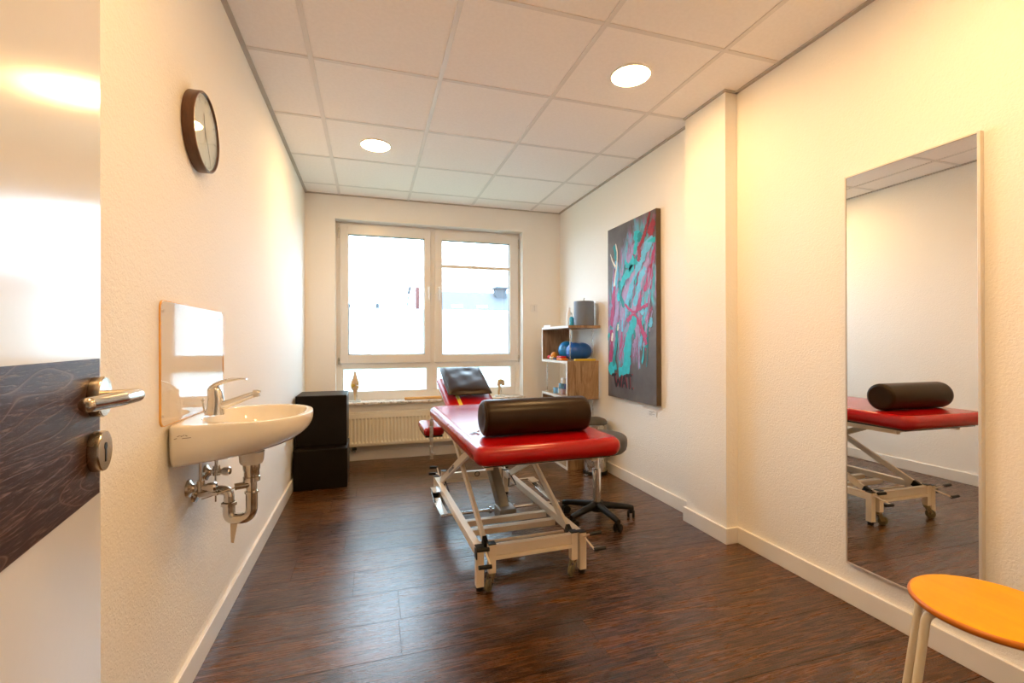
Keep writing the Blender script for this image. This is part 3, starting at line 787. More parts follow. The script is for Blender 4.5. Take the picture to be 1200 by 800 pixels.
def paints():
    bm = NB(); rnd = random.Random(11)
    for k in range(150):     # loose underlying strokes that fan out from the middle
        u = rnd.uniform(.06, .95); v = rnd.uniform(.30, .80)
        if u < .35 and v > .75 or u > .85 and v < .42: continue
        a = rnd.gauss(.32, .35); l = rnd.uniform(.05, .16)
        stroke(bm, [(u - l*sin(a)*.9, v - l*cos(a)), (u + rnd.uniform(-.02, .02), v), (u + l*sin(a)*.9, v + l*cos(a)*.8)], rnd.choice((.008, .012, .02, .04)), rnd.choice([0, 1, 1, 2, 2, 2, 3, 3, 7]), .5, (1, .4))
    stroke(bm, [(.42, .50), (.50, .62), (.72, .76), (.95, .86)], .075, 1, .5); stroke(bm, [(.55, .47), (.68, .60), (.88, .76)], .06, 2, .5)
    stroke(bm, [(.60, .52), (.72, .66), (.80, .72)], .05, 1, .5); stroke(bm, [(.32, .45), (.42, .60), (.60, .72)], .05, 2, .5)
    stroke(bm, [(.15, .60), (.22, .72), (.20, .80)], .05, 1, .4); stroke(bm, [(.10, .42), (.14, .56), (.18, .66)], .045, 3, .5)
    stroke(bm, [(.13, .30), (.17, .42), (.26, .55)], .05, 2, .4); stroke(bm, [(.06, .20), (.10, .30), (.09, .40)], .045, 3, .4)
    stroke(bm, [(.173, .895), (.19, .86), (.215, .80)], .05, 7, .3)
    stroke(bm, [(.485, .792), (.50, .755), (.557, .734), (.42, .70), (.304, .63), (.26, .56)], .085, 0, .35, (1, .6))
    stroke(bm, [(.55, .80), (.60, .76), (.64, .77)], .05, 0, .4)
    stroke(bm, [(.38, .52), (.30, .60), (.28, .68)], .04, 7, .4)
    stroke(bm, [(.44, .78), (.52, .80), (.60, .84), (.66, .80)], .05, 2, .4); stroke(bm, [(.675, .84), (.70, .79), (.674, .757)], .045, 4, .4)
    stroke(bm, [(.66, .925), (.64, .87), (.605, .80)], .085, 0, .35, (1, .35)); stroke(bm, [(.72, .91), (.69, .86)], .05, 7, .4)
    stroke(bm, [(.90, .995), (.84, .93), (.79, .88), (.70, .83)], .045, 4, .35, (.4, 1)); stroke(bm, [(.985, .94), (.93, .91), (.88, .88)], .07, 4, .4)
    stroke(bm, [(.852, .845), (.93, .845), (.994, .842)], .045, 0, .1, (.15, 1))
    stroke(bm, [(.90, .72), (.93, .71)], .04, 4, .4)
    stroke(bm, [(.20, .90), (.235, .84), (.225, .775), (.19, .72), (.157, .65)], .030, 5, .25, (.5, .7))
    stroke(bm, [(.075, .85), (.13, .80), (.20, .765)], .026, 5, .25, (.3, 1))
    stroke(bm, [(.45, .44), (.58, .47), (.70, .42), (.80, .34), (.83, .31)], .035, 3, .35); stroke(bm, [(.40, .54), (.56, .49), (.70, .50), (.86, .52)], .022, 3, .4)
    stroke(bm, [(.70, .44), (.745, .395), (.84, .35)], .03, 3, .4)
    stroke(bm, [(.62, .46), (.545, .40), (.486, .35), (.45, .27), (.445, .20), (.40, .165)], .095, 0, .22, (.7, 1.15))
    stroke(bm, [(.46, .185), (.36, .16), (.26, .155)], .075, 0, .3); stroke(bm, [(.20, .20), (.11, .175), (.04, .145)], .085, 0, .3)
    stroke(bm, [(.25, .44), (.21, .34), (.17, .24), (.13, .18)], .035, 7, .4); stroke(bm, [(.12, .38), (.10, .33)], .03, 5, .3); stroke(bm, [(.255, .43), (.24, .39)], .025, 5, .3)
    stroke(bm, [(.74, .36), (.72, .30)], .03, 1, .4); stroke(bm, [(.60, .39), (.60, .34)], .025, 7, .4); stroke(bm, [(.92, .45), (.90, .40)], .04, 1, .4)
    # lettering: red under black, W A T and a full stop
    def let(dx, dy, mi, w):
        for s in ([(.10, .128), (.20, .136)], [(.156, .135), (.205, .062)], [(.205, .062), (.25, .112)], [(.25, .112), (.295, .064)], [(.295, .064), (.318, .136)],
                  [(.335, .062), (.385, .138)], [(.385, .138), (.435, .064)], [(.345, .090), (.425, .094)],
                  [(.410, .134), (.55, .142)], [(.485, .138), (.495, .062)], [(.545, .066), (.565, .068)]):
            stroke(bm, [(a+dx, b+dy) for a, b in s], w, mi, .15, (1, 1))
    let(.022, .004, 4, .012); let(0, 0, 6, .023)
    obj('brush_strokes', bm, PC, pic, 0)
paints()
pl = thing('picture_label', 'tiny pale label plate on the wall under the painting', 'label', (XR, 2.86, .575))
bm = NB(); box(bm, XR-.003, XR, 2.815, 2.925, .572, .612, .001, 1); obj('plate', bm, M_LTRIM, pl, 0)
bm = NB()
for z, a, b_ in ((.603, .02, .085), (.595, .02, .06), (.585, .02, .09), (.578, .02, .05)): box(bm, XR-.0036, XR-.0028, 2.925-b_, 2.925-a, z-.0012, z+.0012)
gm = mat('grey_print', (.30, .28, .27), .6); vary(gm, (.28, .26, .25), (.33, .31, .3), 30); obj('print', bm, gm, pl, 0)

sw = thing('wall_switch', 'small square white light switch on the back wall beside the window', 'switch', (1.643, YB, 1.462))
bm = NB(); box(bm, 1.603, 1.683, YB-.009, YB, 1.422, 1.502, .003, 2); obj('switch_plate', bm, M_LTRIM, sw, 30)
bm = NB(); box(bm, 1.615, 1.671, YB-.014, YB-.008, 1.434, 1.490, .003, 2); obj('rocker', bm, M_PVC, sw, 30)
bm = NB(); box(bm, 1.6415, 1.6445, YB-.0148, YB-.0135, 1.436, 1.488); obj('gap_line', bm, gm, sw, 0)

# --------------------------------------------------------------- radiator
rad = thing('radiator', 'cream ribbed panel radiator under the window', 'radiator', (.55, YB, .15))
def radiator():
    x0, x1, z0, z1 = -.26, 1.33, .150, .455; yf, yb = YB-.118, YB-.045
    bm = NB(); n = 48; dx = (x1-x0-.03)/n
    # corrugated face
    prof = []
    for i in range(n):
        a = x0+.015 + i*dx
        prof += [(a, 0), (a+dx*.32, 0), (a+dx*.45, .011), (a+dx*.82, .011), (a+dx*.95, 0)]
    prof.append((x1-.015, 0))
    zz = [(z0, -.006), (z0+.012, 0), (z0+.030, 0), (z0+.045, 1), (z1-.060, 1), (z1-.045, 0), (z1-.004, 0), (z1, -.006)]
    rows = []
    for z, k in zz:
        rows.append([bm.verts.new((x, yf + (d if k == 1 else (0 if k == 0 else .006)), z)) for x, d in prof])
    for a, b in zip(rows, rows[1:]):
        for i in range(len(prof)-1): bm.faces.new((a[i], a[i+1], b[i+1], b[i]))
    box(bm, x0, x0+.015, yf, yb, z0, z1, .002); box(bm, x1-.015, x1, yf, yb, z0, z1, .002)
    box(bm, x0, x1, yb-.012, yb, z0, z1)
    obj('panel', bm, M_RAD, rad, 30)
    bm = NB()
    box(bm, x0, x1, yf+.002, yf+.010, z1, z1+.006); box(bm, x0, x1, yb-.010, yb, z1, z1+.006)
    k = x0
    while k < x1-.008: box(bm, k, k+.010, yf+.004, yb-.004, z1+.001, z1+.006); k += .018
    obj('top_grille', bm, M_RAD, rad, 0)
    bm = NB()
    tube(bm, [(x0+.07, yb-.03, z0), (x0+.07, yb-.03, .10), (x0+.07, yb-.028, .095)], .009, 12); tube(bm, [(x0+.12, yb-.03, z0), (x0+.12, yb-.03, .10)], .009, 12)
    tube(bm, [(x0+.07, yb-.03, .10), (x0+.07, YB, .10)], .008, 12); tube(bm, [(x0+.12, yb-.03, .10), (x0+.12, YB, .10)], .008, 12)
    obj('supply_pipe', bm, M_CHROME, rad, 40)
    bm = NB(); tube(bm, [(x0+.095, yf+.02, .132), (x0+.135, yf+.02, .132)], .013, 14); obj('valve', bm, M_BLKPL, rad, 40)
    for xa in (x0+.2, x1-.23):
        bm = NB(); box(bm, xa, xa+.03, yb, YB, z0+.05, z1-.05); obj('wall_bracket', bm, M_RAD, rad, 0)
radiator()

# ------------------------------------------------------------- black cubes
def cube(name, x0, x1, y0, y1, z0, z1, ang, lab):
    t = thing(name, lab, 'cube stool', ((x0+x1)/2, (y0+y1)/2, z0), 'padded leatherette cubes')
    Mx = rotm(((x0+x1)/2, (y0+y1)/2, 0), radians(ang))
    bm = NB(); box(bm, x0, x1, y0, y1, z0, z1, .011, 4, 0, Mx)
    for v in bm.verts:       # upholstery swells a little
        pass
    b = obj('cube_body', bm, M_BLACKL, t, 50)
    bm = NB(); e = .0105
    for z in (z0+e*.35, z1-e*.35):
        pts = [Mx @ V(*p) for p in ((x0+e*.35, y0+e*.35, z), (x1-e*.35, y0+e*.35, z), (x1-e*.35, y1-e*.35, z), (x0+e*.35, y1-e*.35, z), (x0+e*.35, y0+e*.35, z))]
        for a, c in zip(pts, pts[1:]): tube(bm, [a, c], .0022, 8)
    for x, y in ((x0, y0), (x1, y0), (x1, y1), (x0, y1)):
        sx = 1 if x == x0 else -1; sy = 1 if y == y0 else -1
        tube(bm, [Mx @ V(x+sx*e*.35, y+sy*e*.35, z0+.004), Mx @ V(x+sx*e*.35, y+sy*e*.35, z1-.004)], .0022, 8)
    obj('piping', bm, M_BLACKL, t, 50)
cube('padded_cube', -.552, -.172, 3.735, 4.125, 0, .303, 0, 'low dark leatherette cube on the floor, lower of the two stacked')
cube('padded_cube', -.551, -.180, 3.835, 4.19, .304, .697, 0, 'taller dark leatherette cube stacked on top by the radiator')

# ------------------------------------------------------------------- shelf
shf = thing('shelf_unit', 'rustic wood zigzag shelf with white edges in the right corner', 'shelf', (1.775, 3.95, 0))
SX0, SX1, SY0, SY1 = 1.618, 1.922, 3.650, 4.262; th = .022
ZS = [.0, .298, .604, .918, 1.228]
def sh_board(name, x0, x1, y0, y1, z0, z1):
    bm = NB(); box(bm, x0+.003, x1, y0, y1, z0, z1, .0015, 1)
    o = obj(name, bm, M_SHELFW, shf, 0)
    bm = NB(); box(bm, x0, x0+.003, y0, y1, z0, z1, .0006, 1); obj('front_edge', bm, M_SHELFE, o, 0)
for i, z in enumerate(ZS):
    sh_board('shelf_board', SX0, SX1, SY0 - (.03 if i == 4 else 0), SY1, z, z+th)
for i, (za, zb) in enumerate(zip(ZS, ZS[1:])):
    far = i in (1, 3)
    y0, y1 = (SY1-th, SY1) if far else (SY0, SY0+th)
    sh_board('side_panel', SX0, SX1, y0, y1, za+th, zb)
    yy = SY0+.035 if far else SY1-.035
    for x in (SX0+.045, SX1-.040):
        bm = NB(); tube(bm, [(x, yy, za+th), (x, yy, zb)], .0035 if far else .0045, 12); obj('support_rod', bm, M_STEEL, shf, 40)

# things on the shelf
top = ZS[4]+th
def simple(name, lab, cat, bm, m, group=None, smooth=40): return tag(obj(name, bm, m, None, smooth), lab, cat, group)
M_LAMPG = mat('slate_blue_shade', (.13, .16, .20), .7); _f, _v = vary(M_LAMPG, (.15, .19, .26), (.18, .22, .29), 6); bump(M_LAMPG, noise(M_LAMPG, _v, 300, 2), .3, .001)
cn = thing('canister', 'grey-blue cylinder standing on top of the shelf unit', 'canister', (1.82, 3.74, top))
bm = NB(); lathe(bm, [(0, .004), (.088, .004), (.089, .006), (.089, .216), (.086, .219), (.082, .219), (.081, .212), (0, .212)], (1.825, 3.745, top), 48); obj('shell', bm, M_LAMPG, cn, 40)
bm = NB(); lathe(bm, [(0, 0), (.078, 0), (.078, .006), (0, .006)], (1.825, 3.745, top), 32); obj('foot', bm, M_BLKPL, cn, 40)
bm = NB(); tube(bm, [(1.825, 3.745, top+.21), (1.825, 3.745, top+.238), (1.832, 3.745, top+.25)], .004, 10); obj('finial', bm, M_GREYMET, cn, 40)
M_WPL = mat('white_plastic', (.80, .79, .76), .35); vary(M_WPL, (.78, .77, .74), (.82, .81, .78), 9)
M_CYAN = mat('cyan_plastic', (.03, .38, .62), .35); vary(M_CYAN, (.025, .35, .58), (.04, .42, .66), 9)
bt = thing('spray_bottle', 'slim white bottle on the shelf unit behind the grey cylinder', 'bottle', (1.77, 3.93, top))
bm = NB(); lathe(bm, [(0, 0), (.026, 0), (.028, .004), (.028, .12), (.012, .145), (.012, .155), (0, .155)], (1.765, 3.93, top), 28); obj('bottle_body', bm, M_WPL, bt)
bm = NB(); lathe(bm, [(0, 0), (.011, 0), (.011, .022), (.008, .026), (0, .026)], (1.765, 3.93, top+.155), 20); obj('cap', bm, M_WPL, bt)
bt = thing('small_bottle', 'small cyan bottle squeezed beside the grey cylinder', 'bottle', (1.752, 3.842, top))
bm = NB(); lathe(bm, [(0, 0), (.020, 0), (.021, .003), (.021, .075), (.009, .088), (0, .088)], (1.752, 3.845, top), 24); obj('bottle_body', bm, M_CYAN, bt)
bm = NB(); lathe(bm, [(0, 0), (.009, 0), (.009, .016), (0, .018)], (1.752, 3.845, top+.087), 18); obj('cap', bm, M_WPL, bt)
bm = NB(); slab(bm, 1.628, 1.760, 4.06, 4.245, top, top+.020, .02, .006); simple('folded_towel', 'folded white towel lying at the window end of the shelf top', 'towel', bm, M_WPL)

def col(name, c, r=.35): m = mat(name, c, r); vary(m, tuple(x*.9 for x in c), tuple(min(1, x*1.1) for x in c), 14); return m
M_BLUE = col('blue_vinyl', (.012, .10, .42), .28); M_BLUE2 = col('bright_blue_vinyl', (.015, .22, .55), .28)
M_OBALL = col('ochre_rubber', (.62, .25, .02), .45); M_PINK = col('pink_rubber', (.62, .03, .08)); M_YEL = col('yellow_foam', (.65, .48, .03), .5)
M_NAVY = col('navy_rubber', (.012, .02, .10)); M_REDR = col('red_rubber', (.5, .015, .02)); M_ORR = col('orange_rubber', (.8, .22, .02)); M_PALE = col('pale_yellow_rubber', (.75, .58, .28))
zb = ZS[3]+th
bm = NB(); ball(bm, (1.800, 4.055, zb+.088), .088, 32); simple('exercise_ball', 'bright blue ball, farther of the two blue balls on the shelf', 'ball', bm, M_BLUE2, 'blue balls on the shelf')
def spiky_ball():
    t = thing('peanut_ball', 'dark blue double exercise ball, nearer of the two blue balls on the shelf', 'ball', (1.83, 3.80, zb), 'blue balls on the shelf')
    bm = NB(); n = 36; rs = []
    for i in range(25):
        a = pi*i/24; x = -cos(a)*.118
        r = .083*sin(a)**.62*(1 - .10*math.exp(-(x/.03)**2)) if 0 < i < 24 else 0
        rs.append((r, x))
    Mx = axis_M((1.80, 3.80, zb+.083), (1, .15, 0)); lathe(bm, rs, (0, 0, 0), n, Mx); obj('ball_body', bm, M_BLUE, t, 60)
    bm = NB(); disc_on(bm, (1.757, 3.722, zb+.103), (-.35, -1, .25), [(0, 0), (.005, 0), (.004, .003), (0, .003)], 12); obj('valve', bm, M_NAVY, t)
spiky_ball()
def small_ball(x, y, r, m, lab, name='massage_ball'):
    bm = NB(); ball(bm, (x, y, zb+r), r, 24); o = simple(name, lab, 'ball', bm, m)
    return o
small_ball(1.684, 4.095, .036, M_OBALL, 'ochre rubber ball on the shelf left of the blue balls')
small_ball(1.660, 4.165, .020, M_PINK, 'small pink ball at the front edge of the shelf')
small_ball(1.650, 4.045, .015, M_PALE, 'tiny pale yellow ball in front of the ochre ball')
small_ball(1.650, 4.105, .014, M_WPL, 'tiny white ball between the pink and pale yellow balls')
def flat(x0, x1, y0, y1, h, m, lab, name, dz=0):
    bm = NB(); slab(bm, x0, x1, y0, y1, zb+dz, zb+dz+h, .012, h*.4, None, 4, 4); return simple(name, lab, 'exercise pad', bm, m)
flat(1.640, 1.685, 3.955, 4.035, .018, M_NAVY, 'flat navy rubber pad on the shelf in front of the blue ball', 'rubber_pad')
flat(1.634, 1.700, 3.800, 3.935, .020, M_ORR, 'flat orange rubber pad on the shelf below the blue balls', 'rubber_pad')
flat(1.640, 1.700, 3.835, 3.945, .018, M_REDR, 'red rubber pad lying on top of the orange pad', 'rubber_pad', .0205)
flat(1.700, 1.900, 3.655, 3.700, .018, M_YEL, 'long yellow foam pad at the near edge of the shelf', 'foam_pad')
# second compartment: rolled tapes and small bottles
zb2 = ZS[2]+th
M_TAPEB = col('light_blue_tape', (.18, .42, .66), .5); M_TAPEW = col('white_tape', (.72, .76, .80), .5); M_MAUVE = col('mauve_box', (.42, .30, .32), .6)
def tape(x, y, z, r, h, m, lab):
    t = thing('tape_roll', lab, 'tape roll', (x, y, z), 'tape rolls on the lower shelf')
    bm = NB(); lathe(bm, [(r*.55, 0), (r, 0), (r, h), (r*.55, h), (r*.55, 0)], (x, y, z), 28); obj('tape', bm, m, t, 40)
    bm = NB(); lathe(bm, [(r*.5, .001), (r*.55, .001), (r*.55, h-.001), (r*.5, h-.001), (r*.5, .001)], (x, y, z), 24); obj('core', bm, M_MAUVE, t, 40)
tape(1.682, 4.035, zb2, .032, .050, M_TAPEB, 'blue tape roll at the far end of the tape pile')
tape(1.700, 3.965, zb2, .030, .050, M_TAPEW, 'white tape roll in the middle of the pile, bottom row')
tape(1.700, 3.900, zb2, .031, .050, M_MAUVE, 'mauve tape roll nearest the wood panel, bottom row')
tape(1.695, 3.940, zb2+.051, .030, .048, M_TAPEB, 'light blue tape roll stacked in the second row')
tape(1.720, 3.880, zb2+.051, .030, .048, M_NAVY, 'navy tape roll stacked beside the wood panel')
tape(1.703, 3.905, zb2+.100, .028, .050, M_TAPEW, 'white tape roll on top of the pile')

# --------------------------------------------------------------- pedal bin
bx, by = 1.812, 3.510
bn = thing('pedal_bin', 'chrome pedal bin with dark lid behind the rolling stool', 'bin', (bx, by, 0))
bm = NB(); lathe(bm, [(.096, .03), (.097, .03), (.097, .415), (.094, .418), (0, .418)], (bx, by, 0), 48); obj('body', bm, M_STEEL, bn, 40)
bm = NB(); lathe(bm, [(0, 0), (.102, 0), (.103, .003), (.103, .026), (.098, .031), (0, .031)], (bx, by, 0), 48); obj('base', bm, M_BLKPL, bn, 40)
bm = NB(); lathe(bm, [(0, .418), (.100, .418), (.101, .422), (.100, .438), (.085, .456), (.05, .468), (0, .472)], (bx, by, 0), 48); obj('lid', bm, M_GREYSEAT, bn, 60)
bm = NB(); beam(bm, (bx-.085, by-.04, .012), (bx-.135, by-.06, .010), .035, .006, .001); obj('pedal', bm, M_CHROME, bn, 30)
bm = NB(); tube(bm, fillet([(bx-.02, by-.101, .36), (bx-.02, by-.112, .36), (bx+.03, by-.110, .12)], .01), .0025, 8); obj('handle', bm, M_BLKPL, bn, 40)

# ----------------------------------------------------------- rolling stool
rx, ry = 1.346, 2.590
rs_ = thing('rolling_stool', 'grey round rolling stool with black five-star base beside the couch', 'stool', (rx, ry, 0))
bm = NB(); lathe(bm, [(0, .425), (.10, .425), (.165, .432), (.181, .448), (.187, .475), (.187, .505), (.182, .520), (.170, .530), (.10, .534), (0, .534)], (rx, ry, 0), 56); obj('seat', bm, M_GREYSEAT, rs_, 60)
bm = NB(); lathe(bm, [(0, .405), (.075, .405), (.08, .415), (.08, .426), (0, .426)], (rx, ry, 0), 32); obj('seat_plate', bm, M_BLKPL, rs_, 40)
bm = NB(); lathe(bm, [(0, .10), (.026, .10), (.026, .315), (.023, .320), (.0165, .320), (.0165, .41), (0, .41)], (rx, ry, 0), 32); obj('gas_column', bm, M_CHROME, rs_, 30)
bm = NB(); tube(bm, fillet([(rx+.02, ry, .402), (rx+.04, ry+.12, .402), (rx+.05, ry+.16, .39)], .01), .004, 10); obj('height_lever', bm, M_BLKPL, rs_, 40)
bm = NB(); lathe(bm, [(0, .055), (.035, .055), (.038, .07), (.036, .105), (.030, .115), (0, .115)], (rx, ry, 0), 32); hub = obj('hub', bm, M_BLKPL, rs_, 40)
for k, a in enumerate(radians(d) for d in (-13, -85, -157, 131, 59)):
    d = V(cos(a), sin(a), 0); s = V(-sin(a), cos(a), 0); c = V(rx, ry, 0)
    bm = NB(); R = .232
    secs = [(.02, .090, .022, .050), (.08, .086, .021, .042), (.15, .079, .019, .036), (.205, .072, .018, .034), (.232, .066, .014, .030)]
    rr = []
    for t, z, w, h in secs:
        p = c + d*t + V(0, 0, z); rr.append([bm.verts.new(p + s*(w*cos(q)) + V(0, 0, h*.5*sin(q))) for q in [2*pi*j/16 for j in range(16)]])
    for A, B in zip(rr, rr[1:]):
        for j in range(16): bm.faces.new((A[j], A[(j+1) % 16], B[(j+1) % 16], B[j]))
    bm.faces.new(rr[0]); bm.faces.new(rr[-1]); lg = obj('leg', bm, M_BLKPL, rs_, 50)
    q = c + d*.218; th_ = a + 1.2 + k*.9; w = V(-sin(th_), cos(th_), 0); u = V(cos(th_), sin(th_), 0)*.010
    bm = NB(); tube(bm, [q + V(0, 0, .068), q + V(0, 0, .046)], .007, 12)
    for sg in (-1, 1):
        cc = q + u + V(0, 0, .0245) + w*sg*.014
        disc_on(bm, cc - w*sg*.006, w*sg, [(0, 0), (.022, 0), (.0245, .003), (.0245, .011), (.020, .015), (0, .015)], 24)
    box(bm, -.012, .012, -.009, .009, -.004, .020, .003, 2, 0, Matrix.Translation(q + u*.6 + V(0, 0, .034))); obj('castor', bm, M_BLKPL, rs_, 40)

# ----------------------------------------------------------- orange stool
ox, oy, oz, orad = 1.474, .736, .450, .166
st = thing('seat_stool', 'bright orange round wooden stool with cream tubular legs below the mirror', 'stool', (ox, oy, 0))
bm = NB(); lathe(bm, [(0, -.0185), (orad-.006, -.0185), (orad-.001, -.014), (orad, -.008), (orad-.002, -.003), (orad-.006, -.0012)], (ox, oy, oz), 72, mi=0)
lathe(bm, [(orad-.006, -.0012), (orad-.012, 0), (0, 0)], (ox, oy, oz), 72, mi=1); bmesh.ops.remove_doubles(bm, verts=bm.verts[:], dist=1e-5)
obj('seat', bm, [M_ORANGEE, M_ORANGE], st, 60)
for k, deg in enumerate((151, 101, 331, 281)):
    a = radians(deg); d = V(cos(a), sin(a), 0); c = V(ox, oy, 0)
    zt = oz - .0185 - (.0105 if k % 2 == 0 else .012)
    bm = NB(); pts = fillet([c + V(0, 0, zt) + d*.02, c + V(0, 0, zt) + d*.146, c + V(0, 0, .006) + d*.196], .035, 8); tube(bm, pts, .0100, 16)
    lg = obj('leg', bm, M_STOOLM, st, 50)
    bm = NB(); p = c + d*.196; lathe(bm, [(0, 0), (.0125, 0), (.0125, .022), (.0105, .024), (0, .024)], (p.x, p.y, 0), 16); obj('foot_cap', bm, M_BLKPL, lg, 40)

# ------------------------------------------------------------------ couch
CR = rotm((.715, 2.0, 0), radians(1.3))
couch = thing('treatment_couch', 'red leather treatment couch on a cream scissor-lift frame', 'treatment couch', (.70, 2.6, 0))
def cobj(name, bm, m, parent=None, smooth=40, **k):
    bmesh.ops.transform(bm, matrix=CR, verts=bm.verts[:]); return obj(name, bm, m, parent or couch, smooth, **k)
TZ0, TZ1 = .612, .692
bm = NB(); slab(bm, .385, 1.045, 1.745, 3.040, TZ0, TZ1, .060, .036, None, 8, 8, .003); cobj('seat_pad', bm, M_RED, None, 60)
bm = NB(); box(bm, .43, 1.0, 1.80, 3.0, TZ0-.010, TZ0+.004); cobj('pad_board', bm, M_BLKPL, None, 0)
# head section, tilted up
H = rotm((.69, 3.06, .655), radians(19), 'X')
bm = NB(); slab(bm, .510, .860, 3.062, 3.55, .620, .684, .035, .028, H, 8, 8, .002); hp = cobj('head_pad', bm, M_RED, None, 60)
bm = NB(); box(bm, .54, .83, 3.09, 3.50, .608, .624, .002, 1, 0, H); cobj('pad_board', bm, M_BLKPL, hp, 0)
bm = NB(); box(bm, .592, .616, 3.066, 3.25, .6855, .6875, 0, 1, 0, H); box(bm, .592, .616, 3.0585, 3.0625, .64, .687, 0, 1, 0, H)
cobj('yellow_strap', bm, M_YEL, hp, 0, label='yellow strap')
for sx, x0, x1 in ((-1, .365, .500), (1, .870, 1.005)):        # lowered arm rests
    bm = NB(); slab(bm, x0, x1, 3.10, 3.46, .478, .534, .026, .024, None, 8, 8, .002); ap = cobj('arm_pad', bm, M_RED, None, 60)
    bm = NB(); box(bm, x0+.01, x1-.01, 3.12, 3.44, .468, .480); cobj('pad_board', bm, M_BLKPL, ap, 0)
    xx = x0+.045 if sx < 0 else x1-.045
    bm = NB(); box(bm, xx-.012, xx+.012, 3.085, 3.093, .330, .600, .002); box(bm, xx-.012, xx+.012, 3.085, 3.30, .455, .470, .002)
    disc_on(bm, (xx+.02, 3.083, .365), (0, -1, 0), [(0, 0), (.007, 0), (.007, .008), (0, .008)], 14); cobj('arm_bracket', bm, M_STEEL, ap, 40)
# upper frame under the pads
bm = NB()
for x in (.470, .960): box(bm, x-.015, x+.015, 1.86, 3.02, .572, .602, .002)
box(bm, .470, .960, 1.90, 1.93, .572, .602, .002); box(bm, .470, .960, 2.95, 2.98, .572, .602, .002); cobj('top_frame', bm, M_CREAM, None, 30)
# base frame
XA, XB = .462, .968; YA, YZ = 2.012, 3.215
for x in (XA, XB):
    bm = NB(); beam(bm, (x, YA-.018, .170), (x, YZ+.018, .155), .034, .040, .002); cobj('side_rail', bm, M_CREAM, None, 30)
    for y, zt in ((YA, .195), (YZ, .175)):
        bm = NB(); box(bm, x-.0175, x+.0175, y-.0175, y+.0175, .020, zt, .002); p = cobj('leg', bm, M_CREAM, None, 30)
        bm = NB(); lathe(bm, [(0, 0), (.014, 0), (.017, .004), (.017, .012), (.0165, .022), (0, .022)], (x, y, 0), 20); cobj('rubber_foot', bm, M_BLKPL, p, 40)
        bm = NB(); box(bm, x-.0185, x+.0185, y-.0185, y+.0185, zt, zt+.004, .001); cobj('end_cap', bm, M_BLKPL, p, 30)
bm = NB(); box(bm, XA-.0215, XA-.0165, YA-.030, YA+.005, .150, .192, .001); cobj('end_cap', bm, M_BLKPL, None, 0)
# castor posts and cross beams, front and far
for y, s in ((YA-.012, -1), (YZ+.012, 1)):
    for x in (XA+.053, XB-.050):
        bm = NB(); box(bm, x-.0165, x+.0165, y-.0165, y+.0165, .078, .205, .002); p = cobj('castor_post', bm, M_CREAM, None, 30)
        bm = NB(); box(bm, x-.0175, x+.0175, y-.0175, y+.0175, .205, .210, .001); cobj('end_cap', bm, M_BLKPL, p, 30)
        bm = NB(); lathe(bm, [(0, .062), (.012, .062), (.018, .066), (.018, .078), (0, .078)], (x, y, 0), 20)
        w = V(.62, .78*s, 0).normalized(); off = V(-.016, .010*s, 0)
        for sg in (-1, 1): beam(bm, V(x, y, .066) + w*sg*.0125 + off*.2, V(x, y, .026) + w*sg*.0125 + off, .003, .022, up=w.cross(V(0, 0, 1)))
        ca = cobj('castor', bm, M_ZINC, None, 40)
        bm = NB(); c = V(x, y, .0265) + off; disc_on(bm, c - w*.009, w, [(0, 0), (.022, 0), (.0262, .003), (.0262, .015), (.022, .018), (0, .018)], 28); cobj('castor_wheel', bm, M_WHEEL, ca, 40)
    bm = NB(); zc = .158 if s < 0 else .146
    box(bm, XA+.0645, XB-.0645, y-.014, y+.014, zc-.002, zc+.042, .002); box(bm, XA+.0645, XB-.0645, y-.018, y+.010, zc-.022, zc-.004, .002)
    cobj('cross_beam', bm, M_CREAM, None, 30)
bm = NB()
rr_ = disc_on(bm, (.752, YZ-.003, .168), (0, -1, 0), [(.014, 0), (.018, 0), (.018, .004), (.014, .004), (.014, 0)], 24); cobj('ring_mark', bm, M_BLKPL, None, 40)
for y, z, w, h in ((2.425, .140, .034, .030), (2.305, .140, .040, .030)):
    bm = NB(); box(bm, XA+.017, XB-.017, y-w/2, y+w/2, z-h/2, z+h/2, .002); cobj('cross_beam', bm, M_CREAM, None, 30)
bm = NB(); tube(bm, [(XA+.035, 2.145, .150), (XB-.035, 2.145, .150)], .0075, 14); cobj('cross_rod', bm, M_CREAM, None, 40)
# scissor arms
SC1 = [(.500, 'in'), (.930, 'in')]
for x in (.503, .925):
    bm = NB(); beam(bm, (x, 2.065, .185), (x, 2.93, .590), .018, .036, .003); a = cobj('scissor_arm', bm, M_CREAM, None, 30)
    bm = NB(); beam(bm, (x, 2.045, .175), (x, 2.085, .195), .021, .040, .002); cobj('end_cap', bm, M_BLKPL, a, 30)
for x in (.478, .950):
    bm = NB(); beam(bm, (x, 3.08, .185), (x, 2.20, .590), .018, .040, .003); a = cobj('scissor_arm', bm, M_CREAM, None, 30)
    sg = -1 if x < .7 else 1
    bm = NB(); beam(bm, (x+sg*.0095, 2.78, .323), (x+sg*.0095, 2.62, .397), .001, .016); cobj('label_strip', bm, M_GREYMET, a, 0)
    bm = NB(); disc_on(bm, (x+sg*.009, 2.63, .392), (sg, 0, 0), [(0, 0), (.010, 0), (.010, .006), (0, .008)], 16); cobj('pivot_bolt', bm, M_STEEL, a, 40)
    bm = NB(); box(bm, x-.013, x+.013, 3.05, 3.11, .165, .205, .004); cobj('roller_block', bm, M_WPL, a, 30)
for x in (.478, .930):
    bm = NB()
    tube(bm, [(x+.012, 3.05, .20), (x+.02, 2.93, .155), (x+.02, 3.10, .09), (x+.012, 3.05, .20)], .0045, 8); cobj('guard_bracket', bm, M_BLKPL, None, 40)
